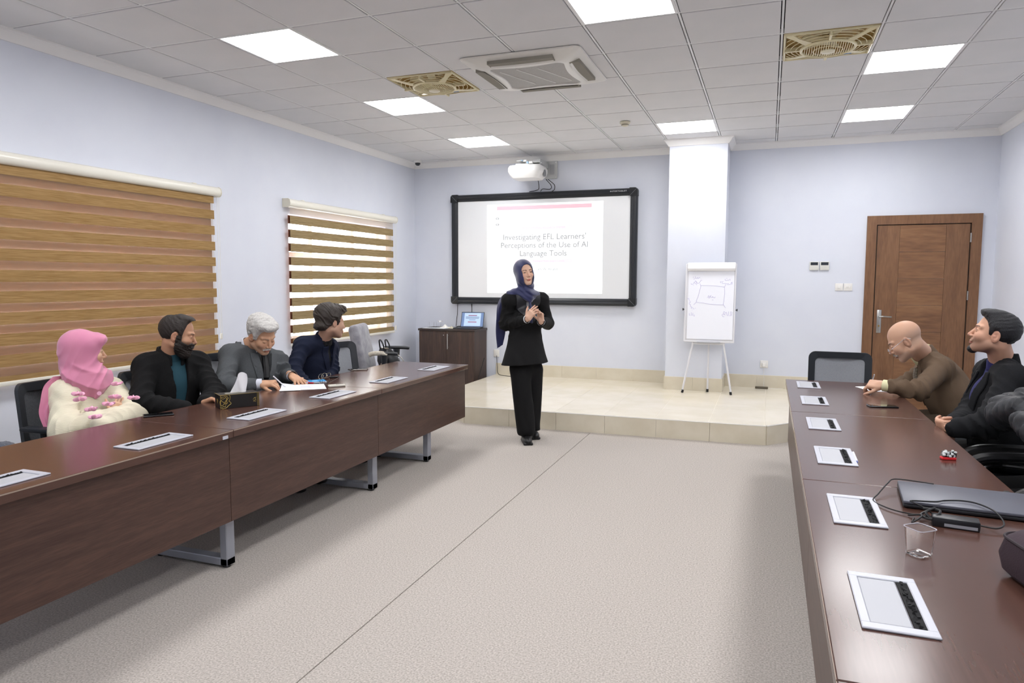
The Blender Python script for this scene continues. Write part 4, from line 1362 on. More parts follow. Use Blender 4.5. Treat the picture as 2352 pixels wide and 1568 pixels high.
# papers, notebook, pens, keys, glasses, remote on the left table
M_PAP = mat('paper_sheet_white', 'eef0f6', .6)
M_PRT = mat('print_grey', 'b4b6c0', .6)
pc = [Vector(v) for v in ((1.733, 0.488, 0.735), (1.971, 0.680, 0.735), (1.825, 0.859, 0.735), (1.582, 0.721, 0.735))]
t = thing('document_sheet', 'printed white sheet the grey-haired man writes on', 'paper', (1.83, .70, TT), 0)
MB().add([p + Vector((0, 0, .001)) for p in pc] + [p + Vector((0, 0, .0022)) for p in pc], [(3, 2, 1, 0), (4, 5, 6, 7), (0, 1, 5, 4), (1, 2, 6, 5), (2, 3, 7, 6), (3, 0, 4, 7)]).build('sheet', M_PAP, t, True)
for k in range(9):
    f = .2 + .07 * k
    a = pc[0].lerp(pc[1], .3).lerp(pc[3].lerp(pc[2], .3), f)
    b = pc[0].lerp(pc[1], .55 + .3 * ((k * 37) % 5) / 5).lerp(pc[3].lerp(pc[2], .75), f)
    MB().tube([a + Vector((0, 0, .0024)), b + Vector((0, 0, .0024))], .0007, 4).build('text_line', M_PRT, t, True)
t = thing('folded_sheet', 'curled lower sheet under the writing hand of the grey-haired man', 'paper', (1.70, .57, TT), 0)
p0, p1, p2, p3 = [Vector(v) for v in ((1.750, 0.475, 0.735), (1.853, 0.554, 0.735), (1.708, 0.748, 0.735), (1.549, 0.753, 0.735))]
MB().grid(lambda a, b: tuple(p0.lerp(p1, a).lerp(p3.lerp(p2, a), b) + Vector((0, 0, .003 + .004 * (1 - a) ** 3 * b))), 10, 6).grid(lambda a, b: tuple(p0.lerp(p1, a).lerp(p3.lerp(p2, a), b) + Vector((0, 0, .0036 + .004 * (1 - a) ** 3 * b))), 10, 6).build('sheet', M_PAP, t, True)

t = thing('spiral_notebook', 'small bright blue spiral notebook beside the printed sheet', 'notebook', (1.70, .925, TT), math.radians(48))
MB().rbox((-.075, -.05, 0), (.075, .05, .008), .001, 1).build('pages', M_PAP, t)
MB().rbox((-.076, -.051, .008), (.076, .051, .0095), .0007, 1).build('cover', mat('cover_blue', '3f9fe0', .35), t)
for k in range(14):
    MB().tube([(-.07 + k * .0107, .05 + .006 * math.cos(a), .005 + .006 * math.sin(a)) for a in [j * math.pi / 4 for j in range(8)]], .0009, 4, True).build('spiral_loop', M_CHROME, t)
MB().box((-.02, -.02, .0096), (.02, .0, .0099)).build('cover_print', mat('print_white', 'd8eaf6', .5), t)

t = thing('red_pen', 'red and clear pen lying across the top of the printed sheet', 'pen', (1.77, .81, TT), 0)
a, b = [Vector(v) + Vector((0, 0, .0045)) for v in ((1.642, 0.857, 0.735), (1.790, 0.846, 0.735))]
MB().cyl(a, a.lerp(b, .7), .0055, n=10).build('red_barrel', mat('pen_red', 'c22431', .3), t, True)
MB().cyl(a.lerp(b, .7), b, .004, n=10).build('clear_barrel', M_CHROME, t, True)

t = thing('key_ring', 'keys on steel rings with a black fob beside the blue notebook', 'keys', (1.66, 1.06, TT + .012), 0)
M_KEY = mat('key_steel', 'b8b2a4', .25, metal=.95)
for (x, y, r, tilt) in ((1.70, 1.0, .02, 1.2), (1.70, 1.04, .022, 1.0), (1.70, 1.10, .016, 1.3)):
    MB().tube([(x + r * math.cos(w), y + r * math.sin(w) * math.cos(tilt), TT + .03 + r * math.sin(w) * math.sin(tilt)) for w in [k * math.pi / 9 for k in range(18)]], .0022, 6, True).build('ring', M_KEY, t, True)
MB().rbox((-.035, -.014, 0), (.035, .014, .014), .006, 3, Matrix.Translation((1.71, 1.15, TT + .001)) @ Matrix.Rotation(math.radians(45), 4, 'Z')).build('fob', M_PHONE, t, True)
MB().rbox((-.025, -.009, 0), (.025, .009, .003), .001, 1, Matrix.Translation((1.69, 1.06, TT + .012)) @ Matrix.Rotation(1.1, 4, 'Z')).build('key', M_KEY, t, True)

t = thing('folded_glasses', 'thin dark-framed glasses lying on the left table by the remote', 'glasses', (1.93, .91, TT), 0)
M_WIRE = mat('glasses_wire', '2c2624', .35, metal=.4)
g0, g1, g2, g3 = [Vector(v) for v in ((1.768, 0.883, 0.735), (1.878, 0.835, 0.735), (1.804, 1.085, 0.735), (1.761, 1.020, 0.735))]
MB().tube([g0 + Vector((0, 0, .012)), g1 + Vector((0, 0, .012)), g1.lerp(g2, .85) + Vector((0, 0, .02)), g2 + Vector((0, 0, .026))], .0016, 6).build('temple', M_WIRE, t, True)
MB().tube([g3 + Vector((0, 0, .016)), g3.lerp(g1, .5) + Vector((0, 0, .018)), g2.lerp(g1, .4) + Vector((0, 0, .012))], .0016, 6).build('temple', M_WIRE, t, True)
for s in (0, .5):
    c = g0.lerp(g1, .25 + s)
    d = (g1 - g0).normalized()
    MB().tube([c + d * .018 * math.cos(w) + Vector((0, 0, .016 + .014 * math.sin(w))) for w in [k * math.pi / 8 for k in range(16)]], .0011, 5, True).build('lens_rim', M_WIRE, t, True)

t = thing('remote_control', 'small white remote control next to the glasses', 'remote', (1.975, .795, TT), math.radians(50))
MB().rbox((-.058, -.021, 0), (.058, .021, .016), .006, 3).build('case', mat('remote_white', 'd9d6cb', .4), t)
for k in range(5):
    for j in (-1, 1):
        MB().rbox((-.005 + k * .011, j * .008 - .004, .0155), (.003 + k * .011, j * .008 + .004, .0175), .001, 1).build('button', mat('button_grey', '6f6e6a', .5), t)

# right-hand table
t = thing('note_sheet', 'small white note under the bald man writing hand', 'paper', (5.40, 1.98, TT), 0)
a, b, c, d2 = [Vector(v) for v in ((5.364, 2.092, 0.735), (5.589, 2.223, 0.735), (5.546, 1.915, 0.735), (5.439, 1.893, 0.735))]
MB().add([p + Vector((0, 0, .0008)) for p in (a, b, c, d2)] + [p + Vector((0, 0, .002)) for p in (a, b, c, d2)], [(3, 2, 1, 0), (4, 5, 6, 7), (0, 1, 5, 4), (1, 2, 6, 5), (2, 3, 7, 6), (3, 0, 4, 7)]).build('sheet', M_PAP, t, True)

t = thing('candy_packet', 'small black-and-white patterned packet with a red base on the right table', 'packet', (5.497, -.0, TT), math.radians(10))
MB().rbox((-.028, -.014, 0), (.028, .014, .012), .003, 1).build('red_base', mat('packet_red', 'd2222a', .35), t)
MB().rbox((-.027, -.012, .01), (.027, .014, .034), .006, 2, Matrix.Rotation(.12, 4, 'Y')).build('wrapper', mat('packet_dice', '15171a', .4, col2='d8dcdc', nscale=90, mixlo=.5, mixhi=.54), t)
for (x, y, z) in ((-.02, -.013, .022), (-.006, -.0135, .03), (.01, -.0135, .026), (.022, -.013, .034), (.002, -.0135, .017), (-.014, -.0135, .033), (.016, .0, .037), (-.01, .0, .036)):
    MB().rbox((x - .005, y - .004, z - .004), (x + .005, y + .004, z + .004), .002, 1).build('dice_piece', mat('dice_pale', 'cfd6d6', .4), t)

t = thing('pen', 'white and blue pen beside a socket plate on the right table', 'pen', (5.135, -.11, TT), 0)
MB().cyl((5.136, -.03, TT + .005), (5.134, -.19, TT + .005), .0048, n=10).build('barrel', mat('pen_white', 'e2e4ee', .35), t, True)
MB().cyl((5.134, -.19, TT + .005), (5.134, -.205, TT + .005), .003, n=8).build('tip', mat('pen_blue', '4a5aa8', .35), t, True)

t = thing('closed_laptop', 'large closed grey laptop near the right picture edge', 'laptop', (5.45, -.67, TT), 0)
A, B, Cc, Dd = [Vector(v) for v in ((5.201, -0.829, 0.760), (5.535, -0.832, 0.760), (5.600, -0.536, 0.760), (5.232, -0.599, 0.760))]
Bx = Vector((A.x + .385, A.y - .005, A.z))
LMt = Matrix.Translation((5.208, -.775, TT)) @ Matrix.Rotation(-.085, 4, 'Z')
MB().rbox((0, 0, .003), (.40, .262, .014), .004, 2, LMt).build('base', mat('laptop_black', '1b1c20', .45), t, True)
MB().rbox((0, .002, .0145), (.40, .262, .025), .004, 2, LMt).build('lid', mat('laptop_grey_lid', '5b5d68', .4, metal=.1), t, True)
for (x, y) in ((.03, .03), (.37, .03), (.03, .23), (.37, .23)):
    MB().cyl((x, y, 0), (x, y, .004), .012, n=10, M=LMt).build('foot', M_RUB, t, True)
for x in (.33, .392):
    MB().rbox((x - .01, .258, .008), (x + .01, .275, .026), .004, 2, LMt).build('hinge', M_RUB, t, True)

t = thing('power_adapter', 'black laptop power adapter with tangled cord on the right table', 'power adapter', (5.31, -.93, TT), 0)
AM = Matrix.Translation((5.325, -.92, TT)) @ Matrix.Rotation(math.radians(-8), 4, 'Z')
MB().rbox((-.062, -.026, 0), (.062, .026, .03), .005, 2, AM).build('brick', mat('adapter_black', '1d1e22', .4), t, True)
MB().box((-.03, -.0266, .005), (.055, -.026, .014), AM).build('rating_label', mat('label_grey', '9a9ba2', .5), t, True)
LT = TT + .027
for pts, r in (([(5.385, -.925, TT + .014), (5.43, -.93, TT + .012), (5.455, -.90, TT + .02), (5.45, -.83, LT + .006), (5.425, -.76, LT + .006), (5.385, -.735, LT + .005), (5.33, -.75, LT + .004), (5.30, -.78, LT + .006), (5.24, -.785, LT + .004), (5.225, -.79, LT + .003)], .0027),
               ([(5.225, -.79, LT + .003), (5.26, -.815, TT + .02), (5.28, -.86, TT + .01), (5.25, -.87, TT + .01), (5.19, -.84, TT + .006), (5.15, -.80, TT + .006), (5.125, -.74, TT + .006), (5.15, -.67, TT + .012), (5.19, -.58, LT), (5.22, -.53, LT + .005), (5.30, -.535, LT + .004), (5.34, -.54, LT + .002)], .0023),
               ([(5.265, -.92, TT + .014), (5.25, -.90, TT + .03), (5.28, -.87, TT + .038), (5.27, -.84, TT + .02), (5.24, -.88, TT + .014), (5.26, -.93, TT + .02), (5.29, -.89, TT + .036), (5.25, -.86, TT + .03)], .004),
               ([(5.21, -.86, TT + .004), (5.24, -.9, TT + .02), (5.21, -.93, TT + .004), (5.22, -.89, TT + .004)], .003)):
    MB().tube(spline(pts, 7), r, 6).build('cord', M_CBL, t, True)

# clear square plastic cup
t = thing('plastic_cup', 'clear square plastic cup standing on the right table', 'cup', (5.178, -1.205, TT), math.radians(38))
outer = [(.022, .001), (.0245, .004), (.0295, .074), (.0312, .0755), (.030, .0765), (.0275, .073), (.0225, .006), (.018, .005)]
rs = [[(p[0], p[1], z) for p in rrect(h, -h, h, h * .35, 4)] for (h, z) in outer]
cup = MB()
loft(cup, rs)
cup.add(rs[0], [tuple(range(len(rs[0])))]).add(rs[-1], [tuple(range(len(rs[0])))])
cup.build('cup_wall', M_CUP, t)
MB().tube([(p[0], p[1], .076) for p in rrect(.0308, -.0308, .0308, .011, 4)], .0013, 5, True).build('rim', mat('clear_rim', 'f4f4ff', .1, trans=.6, ior=1.3), t)

# aubergine bag at the right picture edge
t = thing('purple_bag', 'dark aubergine fabric bag standing at the right picture edge', 'bag', (5.42, -1.42, TT), math.radians(0))
PBM = Matrix.Translation((5.485, -1.37, TT)) @ Matrix.Diagonal((1, 1, .92, 1)) @ Matrix.Rotation(math.radians(12), 4, 'Z')
M_AUB = mat('aubergine_fabric', '33242d', .8, bump=.25, bscale=260)
bg = MB()
rr = []
for (h, d, z) in ((.1, .13, .003), (.115, .15, .02), (.12, .16, .06), (.112, .15, .105), (.09, .135, .125), (.06, .12, .13)):
    rr.append([(p[0], p[1], z) for p in rrect(h, -d, d, .045, 6)])
loft(bg, rr)
bg.add(rr[0], [tuple(range(len(rr[0])))]).add(rr[-1], [tuple(range(len(rr[0])))])
bg.v = [tuple(PBM @ Vector(q)) for q in bg.v]
bg.build('body', M_AUB, t, True)
MB().tube([PBM @ Vector((p[0], p[1], .108)) for p in rrect(.112, -.151, .151, .045, 6)], .004, 6, True).build('piping', mat('aubergine_dark', '241920', .7), t, True)
MB().tube(spline([PBM @ Vector(v) for v in ((.0, -.06, .125), (.0, -.05, .15), (.0, .0, .162), (.0, .05, .15), (.0, .06, .125))], 6), .007, 8).build('carry_loop', M_AUB, t, True)


# ================================================================ people: signed-distance modelling, meshed by surface nets
def V3(p):
    return np.asarray(p, dtype=np.float64)


def unit(v):
    v = V3(v)
    return v / np.linalg.norm(v)


def cone(P, a, b, ra, rb=None):
    a, b = V3(a), V3(b)
    rb = ra if rb is None else rb
    pa, ba = P - a, b - a
    h = np.clip(pa @ ba / (ba @ ba), 0, 1)
    return np.linalg.norm(pa - h[:, None] * ba, axis=1) - (ra + (rb - ra) * h)


def fcone(P, a, b, ra, rb, F, s):
    """cone flattened along F by factor s"""
    F = unit(F)
    T = lambda q: q + np.outer(q @ F, F) * (1 / s - 1)
    Q = T(P)
    a2, b2 = T(V3(a)[None])[0], T(V3(b)[None])[0]
    return cone(Q, a2, b2, ra, rb) * (0.5 + 0.5 * s)


def ell(P, c, r, R=None):
    q = P - V3(c)
    if R is not None:
        q = q @ R
    r = V3(r)
    k0 = np.linalg.norm(q / r, axis=1)
    k1 = np.linalg.norm(q / (r * r), axis=1) + 1e-9
    return k0 * (k0 - 1) / k1


def rbx(P, c, h, r, R=None):
    q = P - V3(c)
    if R is not None:
        q = q @ R
    q = np.abs(q) - (V3(h) - r)
    return np.linalg.norm(np.maximum(q, 0), axis=1) + np.minimum(q.max(axis=1), 0) - r


def smin(a, b, k):
    h = np.clip(.5 + .5 * (b - a) / k, 0, 1)
    return b * (1 - h) + a * h - k * h * (1 - h)


def smax(a, b, k):
    return -smin(-a, -b, k)


def folds(P, d, freq, seed=0, warp=1.0):
    rs = np.random.RandomState(seed)
    d = unit(d)
    k = rs.normal(size=(4, 3)) * freq * .22
    ph = rs.uniform(0, 6.28, 6)
    w1 = np.sin(P @ k[0] + ph[0]) + np.sin(P @ k[1] + ph[1])
    w2 = np.sin(P @ k[2] + ph[2]) + np.sin(P @ k[3] + ph[3])
    u = P @ d * freq
    return (np.sin(u + warp * 1.6 * w1 + ph[4]) + .55 * np.sin(1.83 * u + warp * 1.9 * w2 + ph[5])) * (.6 + .4 * np.sin(w1 + w2))


def ridges(P, d, freq, seed=0, warp=1.0):
    """sharp-crested cloth folds"""
    rs = np.random.RandomState(seed)
    d = unit(d)
    k = rs.normal(size=(3, 3)) * freq * .16
    ph = rs.uniform(0, 6.28, 5)
    w = np.sin(P @ k[0] + ph[0]) + np.sin(P @ k[1] + ph[1])
    u = P @ d * freq * .5
    r = 1 - np.abs(np.sin(u + warp * w + ph[2]))
    return (r ** 1.4 * 1.6 - .5) * (.65 + .35 * np.sin(P @ k[2] + ph[3]))


def surfnet(f, lo, hi, h):
    lo = V3(lo) - 2.3 * h
    hi = V3(hi) + 2.3 * h
    c = 4
    nc = np.ceil((hi - lo) / (h * c)).astype(int) + 1
    n = (nc - 1) * c + 1
    ax = [lo[i] + h * c * np.arange(nc[i]) for i in range(3)]
    G = np.stack(np.meshgrid(*ax, indexing='ij'), -1).reshape(-1, 3)
    Vc = f(G).reshape(nc)
    near = np.abs(Vc) < 8.5 * h
    cell = np.zeros(nc - 1, bool)
    for dx in (0, 1):
        for dy in (0, 1):
            for dz in (0, 1):
                cell |= near[dx:nc[0] - 1 + dx, dy:nc[1] - 1 + dy, dz:nc[2] - 1 + dz]
    idx = [np.minimum(np.arange(n[i]) // c, nc[i] - 2) for i in range(3)]
    full = cell[np.ix_(*idx)]
    # points on shared cell borders
    for i in range(3):
        s0 = [slice(None)] * 3
        b = np.arange(c, n[i] - 1, c)
        s0[i] = b
        s1 = list(s0)
        s1[i] = b - 1
        full[tuple(s0)] |= full[tuple(s1)]
    V = Vc[np.ix_(*[np.minimum((np.arange(n[i]) + c // 2) // c, nc[i] - 1) for i in range(3)])].astype(np.float64)
    I = np.argwhere(full)
    if len(I) == 0:
        return np.zeros((0, 3)), []
    V[full] = f(lo + h * I)
    ins = V < 0
    sh = tuple(k - 1 for k in n)
    cnt = np.zeros(sh)
    acc = np.zeros(sh + (3,))
    corners = [(a, b, d) for a in (0, 1) for b in (0, 1) for d in (0, 1)]
    sub = lambda A, o: A[o[0]:o[0] + sh[0], o[1]:o[1] + sh[1], o[2]:o[2] + sh[2]]
    for a in corners:
        for ax_ in range(3):
            if a[ax_] == 0:
                b = list(a)
                b[ax_] = 1
                ia, ib = sub(ins, a), sub(ins, b)
                m = ia != ib
                va, vb = sub(V, a)[m], sub(V, b)[m]
                t = va / (va - vb)
                p = np.array(a, float)[None] + np.zeros((len(t), 3))
                p[:, ax_] += t
                acc[m] += p
                cnt[m] += 1
    act = cnt > 0
    ids = -np.ones(sh, int)
    ids[act] = np.arange(act.sum())
    ci = np.argwhere(act)
    vs = lo + h * (ci + acc[act] / cnt[act][:, None])
    faces = []
    for ax_ in range(3):
        o1, o2 = [(1, 2), (2, 0), (0, 1)][ax_]
        s0 = [slice(1, n[i] - 1) for i in range(3)]
        s0[ax_] = slice(0, n[ax_] - 1)
        s1 = list(s0)
        s1[ax_] = slice(1, n[ax_])
        A, B = ins[tuple(s0)], ins[tuple(s1)]
        E = np.argwhere(A != B)
        if not len(E):
            continue
        flip = A[tuple(E.T)]
        base = E.copy()
        for i in range(3):
            if i != ax_:
                base[:, i] += 1

        def cid(d1, d2):
            q = base.copy()
            q[:, o1] += d1
            q[:, o2] += d2
            return ids[tuple(q.T)]
        q = np.stack([cid(-1, -1), cid(0, -1), cid(0, 0), cid(-1, 0)], 1)
        q[~flip] = q[~flip][:, ::-1]
        faces.append(q)
    F = np.concatenate(faces) if faces else np.zeros((0, 4), int)
    F = F[(F >= 0).all(1)]
    e = .35 * h
    for _ in range(2 if h < .0045 else 1):
        d = f(vs)
        g = np.stack([f(vs + e * np.eye(3)[i]) - f(vs - e * np.eye(3)[i]) for i in range(3)], 1) / (2 * e)
        st = (d / np.maximum((g * g).sum(1), .15))[:, None] * g
        ln = np.linalg.norm(st, axis=1, keepdims=True)
        vs = vs - st * np.minimum(1, .7 * h / np.maximum(ln, 1e-9))
    return vs, F


def sdf_mesh(parts, name):
    """parts: list of (f, lo, hi, h, colourfn or None) joined into one mesh"""
    AV, AF, AC = [], [], []
    off = 0
    for (f, lo, hi, h, cf) in parts:
        v, q = surfnet(f, lo, hi, h)
        AV.append(v)
        AF.append(q + off)
        AC.append(cf(v) if cf is not None else np.ones((len(v), 3)) * .5)
        off += len(v)
    Vv, Ff, Cc = np.concatenate(AV), np.concatenate(AF), np.concatenate(AC)
    me = bpy.data.meshes.new(name)
    me.vertices.add(len(Vv))
    me.vertices.foreach_set('co', Vv.astype(np.float32).ravel())
    me.loops.add(len(Ff) * 4)
    me.loops.foreach_set('vertex_index', Ff.astype(np.int32).ravel())
    me.polygons.add(len(Ff))
    me.polygons.foreach_set('loop_start', np.arange(len(Ff), dtype=np.int32) * 4)
    me.polygons.foreach_set('use_smooth', np.ones(len(Ff), bool))
    me.update(calc_edges=True)
    at = me.color_attributes.new('Col', 'FLOAT_COLOR', 'POINT')
    at.data.foreach_set('color', np.c_[Cc, np.ones(len(Cc))].astype(np.float32).ravel())
    return me


def sdf_part(name, parts, material, root):
    me = sdf_mesh(parts if isinstance(parts, list) else [parts], name)
    me.transform(Matrix.Translation(-root_of(root).location))
    me.materials.append(material)
    o = bpy.data.objects.new(name, me)
    COL.objects.link(o)
    o.parent = root
    return o


def bounds(pts, m):
    A = np.array([V3(p) for p in pts])
    return A.min(0) - m, A.max(0) + m


def mixc(base, col, m):
    return base * (1 - m[:, None]) + np.array(lin(col))[None] * m[:, None]


def sstep(x, a, b):
    t = np.clip((x - a) / (b - a), 0, 1)
    return t * t * (3 - 2 * t)


class Head:
    def __init__(s, c, heading, pitch=0, roll=0, scale=1.0, male=True, ears=True, closed=False):
        s.c, s.s, s.male, s.ears, s.closed = V3(c), scale, male, ears, closed
        a, p, r = map(math.radians, (heading, pitch, roll))
        fw = V3((math.sin(a) * math.cos(p), math.cos(a) * math.cos(p), -math.sin(p)))
        rt = V3((math.cos(a), -math.sin(a), 0))
        up = np.cross(rt, fw)
        rt, up = rt * math.cos(r) + up * math.sin(r), -rt * math.sin(r) + up * math.cos(r)
        s.R = np.stack([rt, fw, up], 1)

    def loc(s, P):
        return (P - s.c) @ s.R / s.s

    def w(s, q):
        return s.c + s.R @ (V3(q) * s.s)

    def skull(s, L):
        return ell(L, (0, -.014, .034), (.075, .097, .084))

    def sdf(s, L):
        """face in local coordinates (x right, y forward, z up; eyes at z=0)"""
        m = s.male
        A = L.copy()
        A[:, 0] = np.abs(A[:, 0])
        d = s.skull(A)
        d = smin(d, ell(A, (0, .026, -.035), (.063 if m else .060, .064, .078)), .03)
        jw = .056 if m else .049
        d = smin(d, cone(A, (jw, -.002, -.062), (.012, .066, -.098), .019, .018), .028)
        d = smin(d, ell(A, (0, .07, -.099), (.022, .019, .017)), .018)
        d = smin(d, ell(A, (.038, .06, -.03), (.026, .026, .026)), .02)            # cheek
        d = smin(d, cone(A, (.012, .083, .021), (.047, .066, .022), .010 if m else .008, .008), .014)   # brow
        d = smax(d, -ell(A, (.031, .101, .001), (.017, .019, .0115)), .012)         # socket
        d = smin(d, ell(A, (.031, .0745, .0), (.0152, .0145, .0130)), .004)          # lids over the eyeball
        if not s.closed:
            d = smax(d, -ell(A, (.0315, .0905, -.0005), (.0125, .0085, .0033 if m else .0048)), .0015)
        d = smin(d, cone(A, (0, .086, .008), (0, .1085, -.032), .0075, .0105), .009)   # nose
        d = smin(d, ell(A, (.0115, .096, -.037), (.0085, .0105, .0075)), .006)
        d = smax(d, -ell(A, (.006, .1, -.0445), (.004, .006, .003)), .003)
        d = smin(d, ell(A, (0, .0855, -.058), (.024, .012, .012)), .012)
        d = smin(d, ell(A, (.008, .0925, -.0655), (.0165, .0075, .0048)), .005)        # upper lip
        d = smin(d, ell(A, (0, .0915, -.0755), (.0175, .0085, .0058)), .005)         # lower lip
        d = smax(d, -ell(A, (0, .1, -.0704), (.024, .012, .0013)), .002)
        if not s.ears:
            return d
        ear = ell(A, (.079, -.008, -.012), (.0085, .021, .033), rotz(.35))
        ear = smax(ear, -ell(A, (.089, -.006, -.008), (.008, .0125, .020), rotz(.35)), .004)
        ear = smin(ear, ell(A, (.079, -.002, -.012), (.006, .007, .009)), .004)
        d = smin(d, ear, .007)
        return d


def rotz(a):
    c, s_ = math.cos(a), math.sin(a)
    return np.array([[c, -s_, 0], [s_, c, 0], [0, 0, 1]])


def hand_field(wrist, d, n, side, curl=(20, 25, 20), spread=.06, thumb=(.55, .75, .25), s=1.0, fore=None, curls=None):
    """d: towards the fingers, n: the way the palm faces, side=+1: thumb lies at cross(d,n)"""
    wrist, d = V3(wrist), unit(d)
    n = V3(n) - d * (V3(n) @ d)
    n = unit(n)
    t = np.cross(d, n) * side
    R = np.stack([t, n, d], 1)
    segs = []
    Ls = [.072, .080, .074, .058]
    for i in range(4):
        base = wrist + s * (d * (.088 - .004 * abs(i - 1)) + t * (.029 - .0192 * i) + n * .001)
        cu = curls[i] if curls else curl
        ang = 0
        p = base
        dd0 = unit(d + t * spread * (1.5 - i))
        ch = [(base - s * d * .02, .0088 * s)]
        for k in range(3):
            ang += math.radians(cu[k])
            dd = dd0 * math.cos(ang) + n * math.sin(ang)
            q = p + dd * Ls[i] * s * (.46, .30, .24)[k]
            ch += [(p, (.0092, .0084, .0078)[k] * s)]
            p = q
        ch += [(p, .0066 * s)]
        segs.append(ch)
    tb = wrist + s * (d * .022 + t * .026 + n * .006)
    td = unit(d * thumb[0] + t * thumb[1] + n * thumb[2])
    q1 = tb + td * .040 * s
    td2 = unit(td + d * .35)
    q2 = q1 + td2 * .032 * s
    td3 = unit(td2 + d * .25 + n * .1)
    q3 = q2 + td3 * .024 * s
    segs.append([(tb, .0135 * s), (q1, .0108 * s), (q2, .0098 * s), (q3, .0075 * s)])
    fw = wrist - s * .05 * (unit(fore) if fore is not None else d)
    pts = [x[0] for c in segs for x in c] + [wrist, fw]

    def f(P):
        pm = rbx(P, wrist + s * (d * .052), V3((.040, .0135, .045)) * s, .0125 * s, R)
        pm = smin(pm, cone(P, fw, wrist + d * .02 * s, .026 * s, .025 * s), .02 * s)
        pm = smin(pm, ell(P, wrist + s * (d * .035 + t * .024 + n * .008), V3((.016, .012, .026)) * s, R), .012 * s)
        out = pm
        fing = None
        for c in segs:
            g = None
            for a, b in zip(c[:-1], c[1:]):
                k = cone(P, a[0], b[0], a[1], b[1])
                g = k if g is None else np.minimum(g, k)
            gg = smin(pm, g, .007 * s)
            fing = gg if fing is None else np.minimum(fing, gg)
        return fing
    lo, hi = bounds(pts, .02 * s)
    tips = [c[-1][0] for c in segs]
    return f, lo, hi, dict(tips=tips, segs=segs, n=n, t=t, d=d)


M_SKIN = mat('skin', 'c8967a', .5, vcol=True, sss=.08, spec=.35)
M_EYE_W = mat('eye_white', 'e6e0da', .2)
M_EYE_I = mat('eye_iris', '3a2417', .15)


def eyes(h, root, gaze=(0, 0)):
    if h.closed:
        return
    for sx in (-1, 1):
        c = h.w((sx * .031, .0745, 0))
        s = h.s
        bm = bmesh.new()
        bmesh.ops.create_uvsphere(bm, u_segments=20, v_segments=14, radius=.0128 * s)
        fwd = unit(h.R @ V3((gaze[0], 1, gaze[1])))
        rot = Vector((0, 0, 1)).rotation_difference(Vector(fwd)).to_matrix().to_4x4()
        me = bpy.data.meshes.new('eye')
        for f in bm.faces:
            f.smooth = True
            f.material_index = 1 if f.calc_center_median().normalized().z > .80 else 0
        bm.to_mesh(me)
        bm.free()
        me.transform(Matrix.Translation(Vector(c)) @ rot)
        me.transform(Matrix.Translation(-root.location))
        me.materials.append(M_EYE_W)
        me.materials.append(M_EYE_I)
        o = bpy.data.objects.new('eye', me)
        COL.objects.link(o)
        o.parent = root


def head_part(h, nb, skin, lips='b06a62', brow='241a15', browm=.85, beard=None, lid=None, stub=None, neck_r=.052, extra=None, top=None):
    """(f, lo, hi, res, colour) of head and neck for the body mesh"""
    nb = V3(nb)
    na = h.w((0, -.03, -.05))

    def f(P):
        d = h.sdf(h.loc(P)) * h.s
        return smin(d, cone(P, na, nb, neck_r, neck_r * 1.1), .022)

    def col(v):
        L = h.loc(v)
        A = L.copy()
        A[:, 0] = np.abs(A[:, 0])
        C = np.tile(np.array(lin(skin)), (len(v), 1))
        red = 1 - sstep(ell(A, (.042, .07, -.028), (.022, .03, .02)), -.01, .01)
        C = mixc(C, lips, red * .16)
        C = mixc(C, lips, (1 - sstep(ell(A, (.08, -.008, -.012), (.014, .026, .038)), -.004, .004)) * .25)
        C = mixc(C, lips, (1 - sstep(ell(A, (0, .108, -.03), (.014, .014, .016)), -.004, .006)) * .2)
        if stub:
            m = sstep(-A[:, 2], .025, .06) * sstep(A[:, 1], -.03, .01) * sstep(A[:, 2], -.15, -.115)
            C = mixc(C, stub[0], m * stub[1])
        m = (1 - sstep(ell(A, (0, .092, -.0705), (.0215, .022, .0095)), -.0015, .0015))
        C = mixc(C, lips, m * .85)
        # brows: tapering arcs
        zc = .0185 + .0055 * np.sin(np.clip((A[:, 0] - .010) / .042, 0, 1) * 2.4)
        wd = .0042 * (1 - .55 * np.clip((A[:, 0] - .012) / .04, 0, 1))
        m = (1 - sstep(np.abs(A[:, 2] - zc), wd * .7, wd * 1.25)) * sstep(A[:, 0], .009, .014) * (1 - sstep(A[:, 0], .047, .053)) * (L[:, 1] > .04)
        C = mixc(C, brow, m * browm)
        # lash line
        m = 1 - sstep(np.abs(ell(A, (.0315, .0885, -.0003), (.0145, .012, .0058))), .0008, .0022)
        m = m * (L[:, 1] > .06) * (sstep(A[:, 2], -.0025, .001) if not h.closed else 1 - sstep(A[:, 2], -.003, -.001))
        C = mixc(C, '2a1c17', m * (.75 if lid is None else lid))
        if beard is not None:
            C = beard(A, L, C)
        if extra is not None:
            C = extra(A, L, C)
        return C
    pts = [h.w(q) for q in ((-.095, -.12, -.13), (.095, .125, .125), (.095, -.12, .125), (-.095, .125, -.13), (-.095, -.12, .125), (.095, .125, -.13), (-.095, .125, .125), (.095, -.12, -.13))] + [nb]
    lo, hi = bounds(pts, .01)
    lo = np.minimum(lo, nb - .06)
    hi = np.maximum(hi, nb + .06)
    return (f, lo, hi, .0032 * h.s, col)


def skin_hand(hf, skin, red='b86c5c'):
    f, lo, hi, info = hf

    def col(v):
        C = np.tile(np.array(lin(skin)), (len(v), 1))
        dm = np.min([np.linalg.norm(v - t, axis=1) for t in info['tips']], axis=0)
        return mixc(C, red, (1 - sstep(dm, .008, .03)) * .28)
    return (f, lo, hi, .0034, col)


